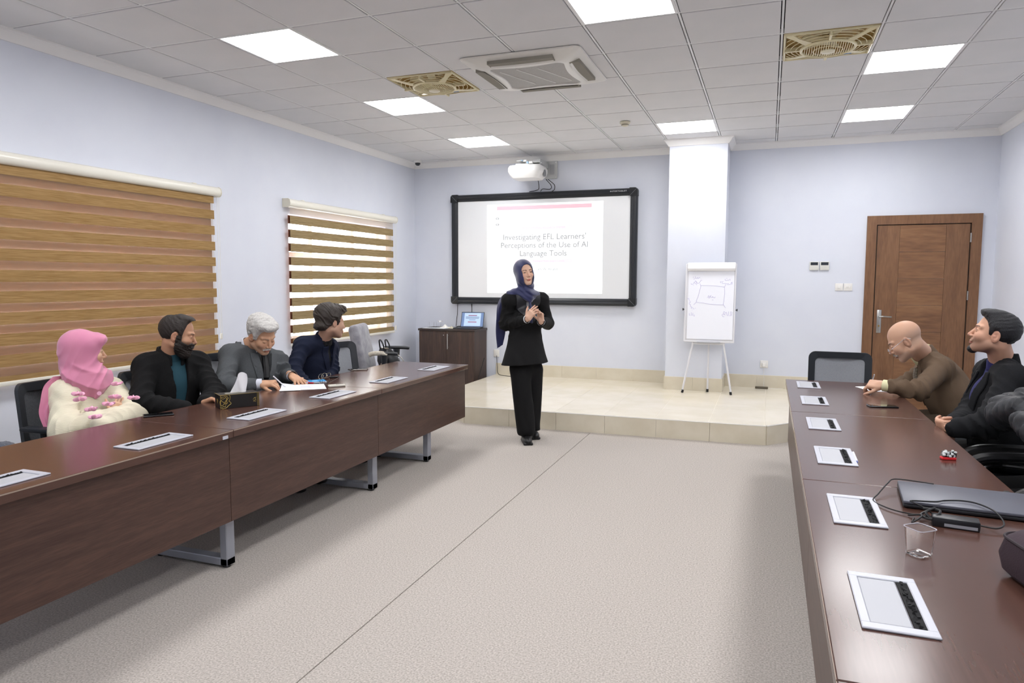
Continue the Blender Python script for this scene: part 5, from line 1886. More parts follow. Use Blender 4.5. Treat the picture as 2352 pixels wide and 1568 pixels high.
class Body:
    """clothed torso, arms: joints in world space"""

    def __init__(s, pel, nb, sl, sr, el, er, wl, wr, wid=1.0, flat=.66, chest=.168, waist=.155, hip=.17, chestpos=.66):
        for k, v in dict(pel=pel, nb=nb, sl=sl, sr=sr, el=el, er=er, wl=wl, wr=wr).items():
            setattr(s, k, V3(v))
        s.Rr = unit(s.sr - s.sl)
        U = s.nb - s.pel
        s.U = unit(U)
        s.F = unit(np.cross(s.U, s.Rr))
        mid = (s.sl + s.sr) / 2
        s.ch = s.pel + (mid - s.pel) * chestpos + s.F * .01
        s.wa = s.pel + (mid - s.pel) * .32
        s.flat, s.rc, s.rw, s.rh, s.wid = flat, chest * wid, waist * wid, hip * wid, wid
        # front axes at the chest
        s.CU = unit(mid - s.wa)
        s.CF = unit(np.cross(s.CU, s.Rr))

    def torso(s, P, g=0.0, sh=.062):
        d = fcone(P, s.pel, s.wa, s.rh + g, s.rw + g, s.F, s.flat)
        d = smin(d, fcone(P, s.wa, s.ch, s.rw + g, s.rc + g, s.CF, s.flat), .06)
        d = smin(d, cone(P, s.sl, s.sr, sh + g, sh + g), .055)
        for q in (s.sl, s.sr):
            d = smin(d, cone(P, s.nb + (q - s.nb) * .12 - s.U * .012, q, .05 + g, sh * .86 + g), .05)
        return d

    def arms(s, P, ru=.058, re=.052, rw=.042, g=0.0, cut=.0, which='lr', k=.03):
        out = None
        for nm in which:
            S, E, W = getattr(s, 's' + nm), getattr(s, 'e' + nm), getattr(s, 'w' + nm)
            W2 = W - unit(W - E) * cut
            d = smin(cone(P, S, E, ru + g, re + g), cone(P, E, W2, re + g, rw + g), k)
            out = d if out is None else np.minimum(out, d)
        return out

    def sleeve_wrinkle(s, P, amp, seed):
        """rings of folds near elbows and armpits"""
        out = np.zeros(len(P))
        for i, nm in enumerate('lr'):
            S, E, W = getattr(s, 's' + nm), getattr(s, 'e' + nm), getattr(s, 'w' + nm)
            w = np.exp(-(np.linalg.norm(P - E, axis=1) / .13) ** 2) + .55 * np.exp(-(np.linalg.norm(P - S, axis=1) / .15) ** 2)
            w += .6 * np.exp(-(np.linalg.norm(P - (E + W) / 2, axis=1) / .12) ** 2)
            dr = unit(unit(E - S) + unit(W - E) * .9 + V3((.05, .1, .2)))
            out -= w * ridges(P, dr, 125, seed + i, .7) * 1.15
        return out * amp

    def uv(s, P):
        q = P - s.ch
        return q @ s.Rr, q @ s.CU, q @ s.CF

    def box(s, m=.11, arms=True, pel=True):
        pts = [s.nb, s.sl, s.sr, s.ch, s.wa] + ([s.pel] if pel else [])
        if arms:
            pts += [s.el, s.er, s.wl, s.wr]
        return bounds(pts, m)


def v_opening(B, P, wb, wt, ow, tw=1.0):
    """signed distance-like: negative inside the jacket's V opening. wb: height of the button, wt: height of the collar"""
    u, w, f = B.uv(P)
    t = np.clip((w - wb) / (wt - wb), 0, 1.3)
    hw = ow * t ** tw - .002
    return np.maximum(np.maximum(np.abs(u) - hw, -(f + .0)), wb - w)


def lapel_field(B, dj, P, wb, wt, ow, lw, notch=None, side=0, thick=.004):
    u, w, f = B.uv(P)
    t = np.clip((w - wb) / (wt - wb), 0, 1.2)
    inner = ow * t - .004
    outer = inner + lw * np.sin(np.clip(t, 0, 1) ** .8 * 1.9) + .002
    if side:
        u = u * side
        a = np.maximum(inner - u, u - outer)
    else:
        a = np.maximum(inner - np.abs(u), np.abs(u) - outer)
    a = np.maximum(a, np.maximum(wb - w, w - wt * 1.06))
    if notch is not None:
        a = np.maximum(a, -np.maximum(np.abs(w - notch[0] + .3 * (np.abs(u) - notch[1])) - .006, notch[1] - np.abs(u)))
    d = np.abs(dj - .0035) - thick
    return smax(smax(d, a, .002), -f, .004)


def person(label, loc):
    return thing('person', label, 'person', loc)


def legs_seated(root, B, mt, ms, fwd, kz=.50, spread=.11, reach=.42, foot=.35):
    """trousers and shoes of a sitter; fwd: heading vector"""
    fwd = unit(fwd)
    rt = np.cross(fwd, V3((0, 0, 1)))
    kn, an = [], []
    for sg in (-1, 1):
        hp = B.pel + rt * sg * .085 + V3((0, 0, -.02))
        k = V3((B.pel[0], B.pel[1], kz)) + fwd * reach + rt * sg * spread
        a = V3((k[0], k[1], .09)) - fwd * (reach - foot) + rt * sg * .01
        kn.append((hp, k))
        an.append((k, a))

    def f(P):
        d = None
        for (h, k), (k2, a) in zip(kn, an):
            q = smin(cone(P, h, k, .085, .066), cone(P, k, a, .062, .052), .03)
            d = q if d is None else smin(d, q, .02)
        return d
    lo, hi = bounds([p for ab in kn + an for p in ab], .09)
    lo[2] = max(lo[2], .03)
    sdf_part('trousers', (f, lo, hi, .016, None), mt, root)
    for (k, a) in an:
        def fs(P, a=a):
            d = ell(P, a + fwd * .07 + V3((0, 0, -.045)), (.125, .046, .036), np.stack([fwd, np.cross(V3((0, 0, 1)), fwd), V3((0, 0, 1))], 1))
            d = smin(d, cone(P, a, a + V3((0, 0, -.05)), .042, .042), .02)
            return np.maximum(d, .004 - P[:, 2])
        lo, hi = bounds([a + fwd * .2, a - fwd * .06], .06)
        lo[2], hi[2] = 0, a[2] + .06
        sdf_part('shoe', (fs, lo, hi, .010, None), ms, root)


def hair_field(h, t=.012, line=None, noise=.002, freq=160, seed=3, vol=None):
    """cap of hair around the skull; line: list of (y, z) hairline"""
    ys = np.array([p[0] for p in line])
    zs = np.array([p[1] for p in line])

    def f(P):
        L = h.loc(P)
        d = h.skull(L)
        if vol is not None:
            for (c, r) in vol:
                d = smin(d, ell(L, c, r), .02)
        tt = t * np.ones(len(L))
        zl = np.interp(L[:, 1], ys, zs)
        edge = L[:, 2] - zl
        tt = tt * (.25 + .75 * sstep(edge, -.002, .03))
        d = d - tt + noise * folds(L, (.3, .55, .75), freq, seed, 1.2)
        return smax(d, -edge, .004) * h.s
    lo, hi = bounds([h.w(q) for q in ((-.1, -.13, -.1), (.1, .12, .15), (.1, -.13, .15), (-.1, .12, -.1), (-.1, -.13, .15), (.1, .12, -.1), (.1, -.13, -.1), (-.1, .12, .15))], .01)
    return f, lo, hi


# ---------------------------------------------------------------- standing presenter
M_SUITB = mat('suit_black', '151516', .85, col2='1a1a1b', nscale=240, bump=.2, bscale=500, spec=.25)
M_LEATH = mat('lapel_leather', '26272c', .36, bump=.25, bscale=140)
M_NAVYS = mat('scarf_navy', '1c2352', .55, sheen=.5, bump=.1, bscale=400)
M_SHIRTW = mat('shirt_white', 'e4e5ea', .75)
M_SHOEB = mat('shoe_black', '141416', .4)
M_TROB = mat('trousers_black', '131314', .85, spec=.25)


def ribbon(pts, wid, nrm, name, material, root, fold=.006, nf=3.0, nu=40, nv=14, thick=.0025):
    """hanging cloth: centre line pts, width vectors wid, wavy across"""
    C = [Vector(p) for p in pts]
    n = len(C)
    W = [Vector(w) for w in wid]
    N = Vector(nrm).normalized()
    cs = spline(C, 8)
    ws = spline(W, 8)
    m = len(cs)

    def P(u, v):
        k = u * (m - 1)
        i = min(int(k), m - 2)
        f = k - i
        c = cs[i].lerp(cs[i + 1], f)
        w = ws[i].lerp(ws[i + 1], f)
        a = fold * (math.sin(2 * math.pi * nf * v + 2.5 * u) + .5 * math.sin(2 * math.pi * nf * 1.7 * v + 4 * u + 1))
        return c + w * (v - .5) + N * a
    mb = MB().grid(lambda u, v: P(u, v), nu, nv).grid(lambda u, v: P(u, v) - N * thick, nu, nv)
    return mb.build(name, material, root, True, 80)


def presenter():
    r = person('standing woman in a black suit and navy headscarf, hands together, speaking', (2.74, 2.73, 0))
    H = Head((2.660, 2.787, 1.543), 137, -2, -7, .97, False, False)
    B = Body((2.670, 2.794, 0.772), (2.657, 2.823, 1.367), (2.779, 2.946, 1.293), (2.547, 2.690, 1.289), (2.827, 2.986, 1.072), (2.496, 2.737, 1.070), (2.869, 2.652, 1.104), (2.764, 2.562, 1.129), chest=.15, waist=.128, hip=.15, flat=.72, chestpos=.6)
    skin = 'dcb49c'
    wl, wr = B.wl, B.wr
    hr = hand_field(wr, V3((2.856, 2.542, 1.240)) - V3((2.774, 2.545, 1.134)), B.Rr * -.8 + B.F * -.35, 1, curls=[(14, 10, 8), (18, 14, 10), (24, 18, 12), (32, 22, 14)], s=.9, fore=B.wr - B.er, spread=.05)
    hl = hand_field(wl, V3((2.872, 2.590, 1.230)) - V3((2.875, 2.622, 1.113)), B.Rr * .85 + B.F * .25, -1, curls=[(22, 22, 14), (24, 26, 16), (28, 30, 18), (34, 32, 20)], s=.9, fore=B.wl - B.el, spread=.07)

    def core(P):
        return np.minimum(B.torso(P, -.03, .045), B.arms(P, .04, .035, .026))
    lo, hi = B.box(.1)
    sdf_part('body', [head_part(H, B.nb, skin, lips='bf6a62', brow='2b1d18', neck_r=.046), skin_hand(hr, skin), skin_hand(hl, skin), (core, lo, hi, .016, lambda v: np.tile(np.array(lin(skin)), (len(v), 1)))], M_SKIN, r)
    eyes(H, r, (.0, .02))
    hem = .705

    def jk(P):
        d = B.torso(P, .004, .058)
        hb = V3((B.pel[0], B.pel[1], hem - .05))
        d = smin(d, fcone(P, (B.wa[0], B.wa[1], 1.03), hb, .125, .245, B.F, .80), .05)
        d = smax(d, -v_opening(B, P, .012, .22, .034), .004)
        d = smin(d, B.arms(P, .057, .056, .042, cut=.03), .022)
        d = d + .004 * folds(P, (.3, .2, .15), 34, 5, .8) * sstep(1.0 - P[:, 2], 0, .2) + B.sleeve_wrinkle(P, .0055, 11)
        return d

    def jf(P):
        d = smax(jk(P), hem + .02 * np.sin(3 * (P[:, 0] - B.pel[0])) - P[:, 2], .006)
        return smax(d, -cone(P, B.nb, B.nb + B.U * .1, .062, .075), .008)
    lo, hi = B.box(.12)
    lo[:2] -= .12
    hi[:2] += .12
    lo[2] = hem - .03
    sdf_part('jacket', (jf, lo, hi, .0075, None), M_SUITB, r)
    for sg in (-1, 1):
        lo, hi = bounds([B.ch + B.CF * .1, B.sl, B.sr, B.nb], .08)
        sdf_part('lapel', (lambda P, sg=sg: lapel_field(B, B.torso(P, .004, .058), P, -.01, .24, .032, .10, None, sg, .0045), lo, hi, .0052, None), M_LEATH, r)
    MB().rbox((-.035, -.004, -.006), (.035, .004, .006), .002, 1, Matrix.Translation(Vector(B.ch + B.CF * .112 - B.Rr * .10 + B.CU * .07)) @ Matrix(np.stack([B.Rr, B.CF, B.CU], 1).tolist()).to_4x4()).build('pocket_welt', M_LEATH, r, True)
    lo, hi = bounds([B.ch, B.nb, B.ch + B.CF * .1], .09)
    sdf_part('shirt', (lambda P: smax(B.torso(P, -.003, .055), -(B.uv(P)[2] - .02), .01), lo, hi, .009, None), M_SHIRTW, r)
    tp = [B.ch + B.CU * w + B.CF * f + B.Rr * .006 for (w, f) in ((.2, .075), (.14, .105), (.07, .112), (.0, .113))]
    MB().tube([tuple(p) for p in tp], [.010, .011, .013, .014], 8).build('tie', M_NAVYS, r, True)
    for (E, W) in ((B.er, B.wr), (B.el, B.wl)):
        a = W - unit(W - E) * .03
        MB().cyl(tuple(a), tuple(W + unit(W - E) * .008), .034, .035, n=18, cap=False).build('shirt_cuff', M_SHIRTW, r, True)
    L1 = (V3((2.638, 2.738, 0.647)), V3((2.722, 2.676, 0.107)))
    L2 = (V3((2.731, 2.867, 0.636)), V3((2.706, 2.913, 0.071)))

    def tr(P):
        d = smin(cone(P, L1[0], L1[1], .092, .084), cone(P, L2[0], L2[1], .088, .076), .012)
        d = smin(d, fcone(P, B.pel, B.pel - V3((0, 0, .06)), .135, .14, B.F, .7), .05)
        d = d + .0045 * folds(P, (.9, .4, .12), 42, 9, .5)
        return smax(d, .062 - P[:, 2], .004)
    lo, hi = bounds([*L1, *L2, B.pel], .13)
    lo[2] = .05
    sdf_part('trousers', (tr, lo, hi, .009, None), M_TROB, r)
    for (L, fz) in ((L1, V3((.45, -.89, 0))), (L2, V3((.5, -.86, 0)))):
        fz = unit(fz)
        c = V3((L[1][0], L[1][1], 0)) + fz * .035

        def fs(P, c=c, fz=fz):
            R = np.stack([fz, np.cross(V3((0, 0, 1)), fz), V3((0, 0, 1))], 1)
            d = ell(P, c + fz * .045 + V3((0, 0, .035)), (.105, .044, .034), R)
            d = smin(d, cone(P, c - fz * .03 + V3((0, 0, .05)), c - fz * .03 + V3((0, 0, .11)), .042, .04), .02)
            d = np.minimum(d, rbx(P, c + fz * .02 + V3((0, 0, .012)), (.112, .043, .012), .01, R))
            return np.maximum(d, .0005 - P[:, 2])
        lo, hi = bounds([c + fz * .17, c - fz * .1], .05)
        lo[2], hi[2] = 0, .16
        sdf_part('shoe', (fs, lo, hi, .006, None), M_SHOEB, r)

    def sc(P):
        L = H.loc(P)
        A = L.copy()
        A[:, 0] = np.abs(A[:, 0])
        d = ell(L, (0, -.022, .03), (.090, .112, .100))
        d = smin(d, ell(L, (0, .0, -.06), (.084, .098, .09)), .03)
        d = smin(d, ell(L, (0, .026, -.03), (.080, .072, .10)), .02) * H.s
        nb = B.nb
        wrap = fcone(P, nb - B.U * .012 + B.F * .022, nb + B.U * .045 + B.F * .012, .092, .072, B.F, .95)
        wrap = smin(wrap, cone(P, nb + B.F * .085 - B.U * .04, nb + B.F * .05 - B.Rr * .09 - B.U * .022, .034, .032), .03)
        wrap = smin(wrap, cone(P, nb + B.F * .09 - B.U * .065, nb + B.F * .03 + B.Rr * .11 + B.U * .0, .026, .040), .03)
        wrap = smin(wrap, cone(P, nb + B.Rr * .09 - B.U * .01, nb + B.Rr * .17 - B.U * .035 + B.F * .01, .045, .045), .03)
        d = smin(d, wrap, .03)
        d = d + .0048 * folds(P, B.U * .8 + B.F * .5 - B.Rr * .35, 85, 4, .9) * (.15 + .85 * sstep(-(L[:, 2]), .05, .13))
        q = np.c_[L[:, 0], np.zeros(len(L)), L[:, 2]]
        op = np.maximum(cone(q, (0, 0, .022), (0, 0, -.074), .053, .046), .004 - L[:, 1] - .25 * np.abs(L[:, 0]))
        return smax(d, -op * H.s, .006)
    lo, hi = bounds([H.w((-.12, -.14, .14)), H.w((.12, .1, -.1)), H.w((.12, -.14, .14)), B.nb + B.F * .13, B.nb - B.U * .1, B.sr], .06)
    so = sdf_part('headscarf', (sc, lo, hi, .005, None), M_NAVYS, r)
    ribbon([(2.603, 2.781, 1.360), (2.524, 2.718, 1.328), (2.468, 2.721, 1.247), (2.439, 2.762, 1.104), (2.425, 2.788, 0.980), (2.418, 2.795, 0.852)],
           [tuple(B.F * .10), tuple(B.F * .12 - B.U * .05), tuple(B.F * .11 + V3((.03, .02, -.03))), (.075, .045, 0), (.075, .035, 0), (.04, .02, .03)], tuple(-B.Rr + V3((0, 0, .3))), 'scarf_tail', M_NAVYS, so, .006, 2.0)
    MB().tube([tuple(hl[3]['segs'][2][1][0] + .0105 * (math.cos(a) * hl[3]['t'] + math.sin(a) * hl[3]['n'])) for a in [k * math.pi / 6 for k in range(12)]], .0018, 5, True).build('ring', M_CHROME, r, True)


presenter()


# ---------------------------------------------------------------- seated helpers
def suit(r, B, mj, wb, wt, ow, lw, shirt_m, mlap=None, seed=1, res=.009, notch=(.12, .06), ru=.06, re=.055, rw=.046, g=.006, wr_amp=.008, neck=.066, sh=.062, zmin=.5, tw=1.0, cutcuff=.02, collar=True, shirt_g=-.010):
    """jacket with lapels over a shirt front"""

    def jf(P):
        d = B.torso(P, g, sh)
        d = smax(d, -cone(P, B.nb - B.U * .01, B.nb + B.U * .12, neck, neck + .012), .008)
        d = smax(d, -v_opening(B, P, wb, wt, ow, tw), .004)
        d = smin(d, B.arms(P, ru, re, rw, cut=cutcuff), .028)
        d = d + B.sleeve_wrinkle(P, wr_amp, seed) + .003 * folds(P, B.U * .6 + B.Rr * .7, 30, seed + 5, .8)
        return smax(d, zmin - P[:, 2], .01)
    lo, hi = B.box(.105)
    lo[2] = zmin - .02
    sdf_part('jacket', (jf, lo, hi, res, None), mj, r)
    if lw:
        for sg in (-1, 1):
            lo, hi = bounds([B.ch + B.CF * .12, B.sl, B.sr, B.nb], .09)
            sdf_part('lapel', (lambda P, sg=sg: lapel_field(B, B.torso(P, g, sh), P, wb, wt, ow, lw, None, sg, .0042), lo, hi, .0052, None), mlap or mj, r)
    if collar:
        def cf(P):
            c = cone(P, B.nb - B.U * .02, B.nb + B.U * .05, neck + .008, neck - .004)
            d = np.abs(c) - .006
            h = (P - B.nb) @ B.U
            d = smax(d, np.maximum(h - .045, -.03 - h), .006)
            return smax(d, ((P - B.nb) @ B.F) - .03, .01)
        lo, hi = bounds([B.nb], .11)
        sdf_part('collar', (cf, lo, hi, .006, None), mlap or mj, r)
    if shirt_m:
        lo, hi = bounds([B.pel + B.F * .1, B.wa + B.CF * .12, B.ch, B.nb + B.U * .03, B.ch + B.CF * .12], .09)
        sdf_part('shirt_front', (lambda P: smax(B.torso(P, shirt_g, sh - .012), -(B.uv(P)[2] - .01), .01), lo, hi, .009, None), shirt_m, r)


def shirt_collar(r, B, m, neck=.058, rise=.02, name='shirt_collar', H=None):
    ax = B.U if H is None else unit(H.w((0, -.03, -.05)) - B.nb)
    fd = unit(B.F - ax * (B.F @ ax))

    def cf(P):
        c = cone(P, B.nb - ax * .02, B.nb + ax * .06, neck + .006, neck + .002)
        d = np.abs(c) - .005
        h = (P - B.nb) @ ax
        fq = (P - B.nb) @ fd
        d = smax(d, np.maximum(h - rise - .3 * np.minimum(fq, 0) - .018, -.045 - h), .006)
        return smax(d, .012 - np.abs((P - B.nb) @ B.Rr) - .4 * np.maximum(0, .03 - fq), .004)
    lo, hi = bounds([B.nb], .11)
    sdf_part(name, (cf, lo, hi, .0055, None), m, r)


def body_part(r, B, H, skin, hands, **kw):
    core = lambda P: np.minimum(B.torso(P, -.045, .04), B.arms(P, .042, .038, .026))
    lo, hi = B.box(.1)
    sdf_part('body', [head_part(H, B.nb, skin, **kw)] + [skin_hand(h, skin) for h in hands] + [(core, lo, hi, .016, lambda v: np.tile(np.array(lin(skin)), (len(v), 1)))], M_SKIN, r)


def cuffs(r, pairs, m, rad=.034):
    for (E, W) in pairs:
        d = unit(W - E)
        MB().cyl(tuple(W - d * .05), tuple(W + d * .004), rad, rad, n=18, cap=False).build('shirt_cuff', m, r, True)


HL_SHORT = [(-.12, -.075), (-.05, -.06), (-.022, -.04), (-.012, .012), (.008, .012), (.012, -.022), (.026, -.022), (.034, .03), (.05, .06), (.07, .078), (.12, .085)]

# ---------------------------------------------------------------- woman in pink headscarf
M_PINKS = mat('scarf_pink', 'd487a4', .7, sheen=.4, col2='cf80a0', nscale=8, bump=.12, bscale=500)
M_FLOW = mat('pink_applique', 'efb0ca', .7)


def knit(name, c):
    m = mat(name, c, .95, spec=.15)
    N, L = m.node_tree.nodes, m.node_tree.links
    tc = N.new('ShaderNodeTexCoord')
    mp = N.new('ShaderNodeMapping')
    mp.inputs['Rotation'].default_value = (.35, .5, .2)
    w = N.new('ShaderNodeTexWave')
    w.bands_direction = 'Z'
    w.inputs['Scale'].default_value = 46
    w.inputs['Distortion'].default_value = 1.6
    w.inputs['Detail Scale'].default_value = .35
    b = N.new('ShaderNodeBump')
    b.inputs['Strength'].default_value = .5
    b.inputs['Distance'].default_value = .002
    L.new(tc.outputs['Object'], mp.inputs['Vector'])
    L.new(mp.outputs[0], w.inputs['Vector'])
    L.new(w.outputs['Fac'], b.inputs['Height'])
    L.new(b.outputs[0], N['Principled BSDF'].inputs['Normal'])
    return m


M_KNIT = knit('cream_knit', 'e4ddc6')


def pink_woman():
    r = person('seated woman in a pink headscarf and cream knitted sweater, arms crossed', (1.04, -.38, 0))
    H = Head((1.057, -0.365, 1.058), 31, 4, 0, .93, False, False)
    B = Body((1.0, -.39, .53), (1.025, -0.359, 0.913), (1.032, -0.185, 0.798), (1.026, -0.484, 0.819), (1.288, -0.262, 0.687), (1.174, -0.607, 0.649), (1.396, -0.565, 0.686), (1.314, -0.401, 0.701), chest=.155, waist=.16, hip=.185, flat=.74, chestpos=.6)
    skin = 'd8b093'
    hr = hand_field((1.243, -0.353, 0.690), V3((1.253, -0.310, 0.770)) - V3((1.243, -0.353, 0.690)), (-.6, .2, -.3), 1, curl=(20, 25, 15), s=.8)
    body_part(r, B, H, skin, [hr], lips='c07068', brow='3a2a22', neck_r=.046)
    eyes(H, r)

    def sw(P):
        d = smin(B.torso(P, .006, .062), B.arms(P, .068, .070, .052, k=.05), .045)
        d = d + B.sleeve_wrinkle(P, .009, 21) + .004 * folds(P, (.2, .3, .9), 40, 8, .8)
        return smax(d, .52 - P[:, 2], .01)
    lo, hi = B.box(.13)
    lo[2] = .5
    sdf_part('sweater', (sw, lo, hi, .0062, None), M_KNIT, r)
    tail = []

    def sc(P):
        L = H.loc(P)
        A = L.copy()
        A[:, 0] = np.abs(A[:, 0])
        d = ell(L, (0, -.03, .03), (.094, .122, .108))
        d = smin(d, ell(L, (0, -.03, -.07), (.092, .115, .1)), .04)
        d = smin(d, ell(L, (0, .07, .07), (.062, .05, .045)), .03)
        d = smax(d, -ell(A, (0, .128, -.025), (.062, .085, .092)), .01) * H.s
        nb = B.nb
        w = fcone(P, nb - B.U * .015 + B.F * .03, nb + B.U * .06, .118, .088, B.F, .95)
        w = smin(w, cone(P, nb + B.F * .10 - B.U * .045, nb + B.F * .07 - B.Rr * .09 + B.U * .01, .05, .045), .03)
        w = smin(w, cone(P, nb + B.F * .10 - B.U * .07, nb + B.F * .03 + B.Rr * .10 + B.U * .0, .034, .05), .03)
        w = smin(w, cone(P, nb + B.F * .115 - B.U * .05, nb + B.F * .13 - B.U * .095, .036, .012), .03)
        d = smin(d, w, .04)
        d = smax(d, -ell(A, (0, .128, -.025), (.060, .085, .09)) * H.s, .008)
        return d - .0052 * ridges(L, (.15, .85, -.42), 105, 14, .9) * (.35 + .65 * sstep(-L[:, 2], -.10, .06)) - .006 * ridges(P, B.U * .8 + B.F * .5, 95, 19, .7) * sstep(-L[:, 2], .05, .12)
    lo, hi = bounds([H.w((-.13, -.16, .15)), H.w((.13, .13, -.1)), H.w((.13, -.16, .15)), B.nb + B.F * .17, B.nb - B.U * .12, *tail], .06)
    so = sdf_part('headscarf', (sc, lo, hi, .005, None), M_PINKS, r)
    ribbon([(0.999, -0.452, 0.924), (0.997, -0.510, 0.886), (1.015, -0.564, 0.809), (1.026, -0.600, 0.729), (1.054, -0.607, 0.659)], [(.02, .13, .0), (.02, .12, .02), (.03, .08, .02), (.03, .05, 0), (.03, .03, .02)], (.5, -.8, .2), 'scarf_tail', M_PINKS, so, .007, 1.6)
    # ribbon flowers
    for i, p in enumerate(((1.239, -0.565, 0.846), (1.249, -0.564, 0.818), (1.256, -0.332, 0.870), (1.393, -0.468, 0.824), (1.397, -0.512, 0.792), (1.399, -0.619, 0.782), (1.456, -0.644, 0.748), (1.374, -0.328, 0.795))):
        rs = np.random.RandomState(i)
        d = B.torso(V3(p)[None], .012, .07)[0]

        def ff(P, p=V3(p), rs=rs):
            o = None
            for k in range(5):
                v = unit(RS[k % len(RS)] + .2 * RJ[(i + k) % len(RJ)])
                w3 = unit(np.cross(v, RJ[(2 * i + k) % len(RJ)] + V3((.1, .2, .9))))
                q = ell(P, p + v * .016, (.019, .0042, .012), np.stack([v, w3, np.cross(v, w3)], 1))
                o = q if o is None else smin(o, q, .003)
            return o
        lo, hi = bounds([p], .045)
        sdf_part('ribbon_flower', (ff, lo, hi, .003, None), M_FLOW, r)
    MB().cyl(tuple(V3((1.355, -0.532, 0.853))), tuple(V3((1.382, -0.554, 0.858))), .011, n=14).build('button', M_FLOW, r, True)
    legs_seated(r, B, mat('skirt_dark', '2a2a30', .85), M_SHOEB, (1, .1, 0))


RS = [V3(v) for v in ((1, 0, .2), (.3, .9, .1), (-.8, .5, .2), (-.6, -.7, .1), (.4, -.8, .3))]
RJ = [V3(v) for v in ((.3, .1, .5), (-.2, .6, -.3), (.5, -.4, .2), (-.4, -.3, .6), (.1, .2, -.7), (.6, .5, .1), (-.5, .2, .3))]
pink_woman()

# ---------------------------------------------------------------- bearded man in black coat
M_COATB = mat('coat_black', '111112', .9, col2='161617', nscale=160, spec=.25, bump=.15, bscale=350)
M_TEAL = mat('sweater_teal', '1d4350', .85, bump=.1, bscale=300)
M_HAIRB = mat('hair_black_brown', '231d1a', .55, col2='2f2723', nscale=220, nstretch=(1, .25, .6), bump=.9, bscale=420)


def bearded_man():
    r = person('seated bearded man in a black coat over a teal sweater, looking right', (1.2, .1, 0))
    H = Head((1.283, 0.098, 1.128), 52, 14, 0, 1.0)
    B = Body((1.14, .09, .53), (1.207, 0.099, 0.981), (1.248, 0.279, 0.924), (1.168, -0.048, 0.935), (1.456, 0.210, 0.741), (1.291, -0.213, 0.743), (1.567, 0.003, 0.717), (1.554, -0.121, 0.706), chest=.175, waist=.175, hip=.185, flat=.72)
    skin = 'c39578'
    hl = hand_field(B.wl, V3((1.653, 0.005, 0.749)) - V3((1.567, 0.003, 0.717)), (-.3, -.3, -.8), 1, curl=(18, 22, 16), fore=B.wl - B.el)

    def beard(A, L, C):
        m = sstep(-A[:, 2], .02, .035) * sstep(A[:, 1], .0, .02)
        return mixc(C, '1a1412', m * .5)
    body_part(r, B, H, skin, [hl], lips='a05a52', brow='1d1512', beard=beard)
    eyes(H, r, (.0, -.25))
    f, lo, hi = hair_field(H, .011, [(-.12, -.075), (-.05, -.06), (-.022, -.04), (-.012, .012), (.008, .012), (.012, -.03), (.03, -.03), (.036, .03), (.045, .075), (.06, .1), (.12, .12)], .0013, 280, 3, [((0, .035, .10), (.05, .05, .016))])

    def hf(P):
        L = H.loc(P)
        return smax(f(P), -ell(L, (.0, -.055, .125), (.035, .035, .02)) * H.s, .006)
    sdf_part('hair', (hf, lo, hi, .0042, None), M_HAIRB, r)

    def bd(P):
        L = H.loc(P)
        A = L.copy()
        A[:, 0] = np.abs(A[:, 0])
        base = H.sdf(L)
        d = smin(base - .007, ell(A, (0, .056, -.112), (.045, .04, .034)), .02)
        top = A[:, 2] + .032 + .30 * np.maximum(A[:, 1] - .03, 0) - .016 * sstep(A[:, 1], .078, .088)              # below the cheek line
        side = sstep(A[:, 1], .015, .035)
        top = np.where(A[:, 1] < .034, A[:, 2] - .0, top)
        d = smax(d, top, .006)
        d = smax(d, .002 - A[:, 1], .006)
        # bare lips
        d = smax(d, -ell(A, (0, .1, -.0715), (.019, .025, .0095)), .004)
        d = smax(d, -ell(A, (0, .112, -.03), (.02, .03, .021)), .003)
        return (d + .0022 * folds(L, (.2, .5, .85), 230, 5, 1.3)) * H.s
    lo, hi = bounds([H.w((-.09, -.02, -.16)), H.w((.09, .12, 0)), H.w((.09, -.02, -.16)), H.w((-.09, .12, -.16)), H.w((-.09, -.02, 0))], .012)
    sdf_part('beard', (bd, lo, hi, .004, None), M_HAIRB, r)
    suit(r, B, M_COATB, -.22, .17, .058, 0, M_TEAL, seed=31, res=.008, ru=.068, re=.064, rw=.05, g=.014, wr_amp=.009, collar=False, tw=.55, neck=.07, shirt_g=-.004)

    def col(P):
        c = cone(P, B.nb - B.U * .035, B.nb + B.U * .06, .088, .072)
        d = np.abs(c) - .007
        h = (P - B.nb) @ B.U
        fq = (P - B.nb) @ B.F
        d = smax(d, np.maximum(h - .06 + .5 * np.maximum(fq, 0), -.04 - h), .008)
        return smax(d, .03 - np.abs((P - B.nb) @ B.Rr) - .9 * np.maximum(0, .05 - fq), .006)
    lo, hi = bounds([B.nb], .13)
    sdf_part('coat_collar', (col, lo, hi, .006, None), M_COATB, r)

    def tn(P):
        c = cone(P, B.nb - B.U * .03, B.nb + B.U * .055, .068, .06)
        h = (P - B.nb) @ B.U
        return smax(np.abs(c) - .005, np.maximum(h - .045, -.04 - h), .006)
    sdf_part('sweater_collar', (tn, lo, hi, .006, None), M_TEAL, r)
    MB().tube([tuple(B.nb + B.F * .064 - B.U * .005), tuple(B.nb + B.F * .072 - B.U * .03)], .0035, 6).build('zip_pull', M_CHROME, r, True)
    legs_seated(r, B, M_TROB, M_SHOEB, (1, .1, 0))


bearded_man()

# ---------------------------------------------------------------- grey-haired man writing
M_TWEED = mat('tweed_grey', '4a4d50', .95, col2='5a5d60', nscale=420, bump=.2, bscale=600, spec=.2)
M_SHIRTG = mat('shirt_pale', 'c9ccd6', .75)
M_VEST = mat('vest_black', '1c1c1e', .8, bump=.2, bscale=300)
M_HAIRG = mat('hair_silver', 'b0aeab', .6, col2='c6c4c0', nscale=160, nstretch=(1, .25, .6), bump=.45, bscale=300)


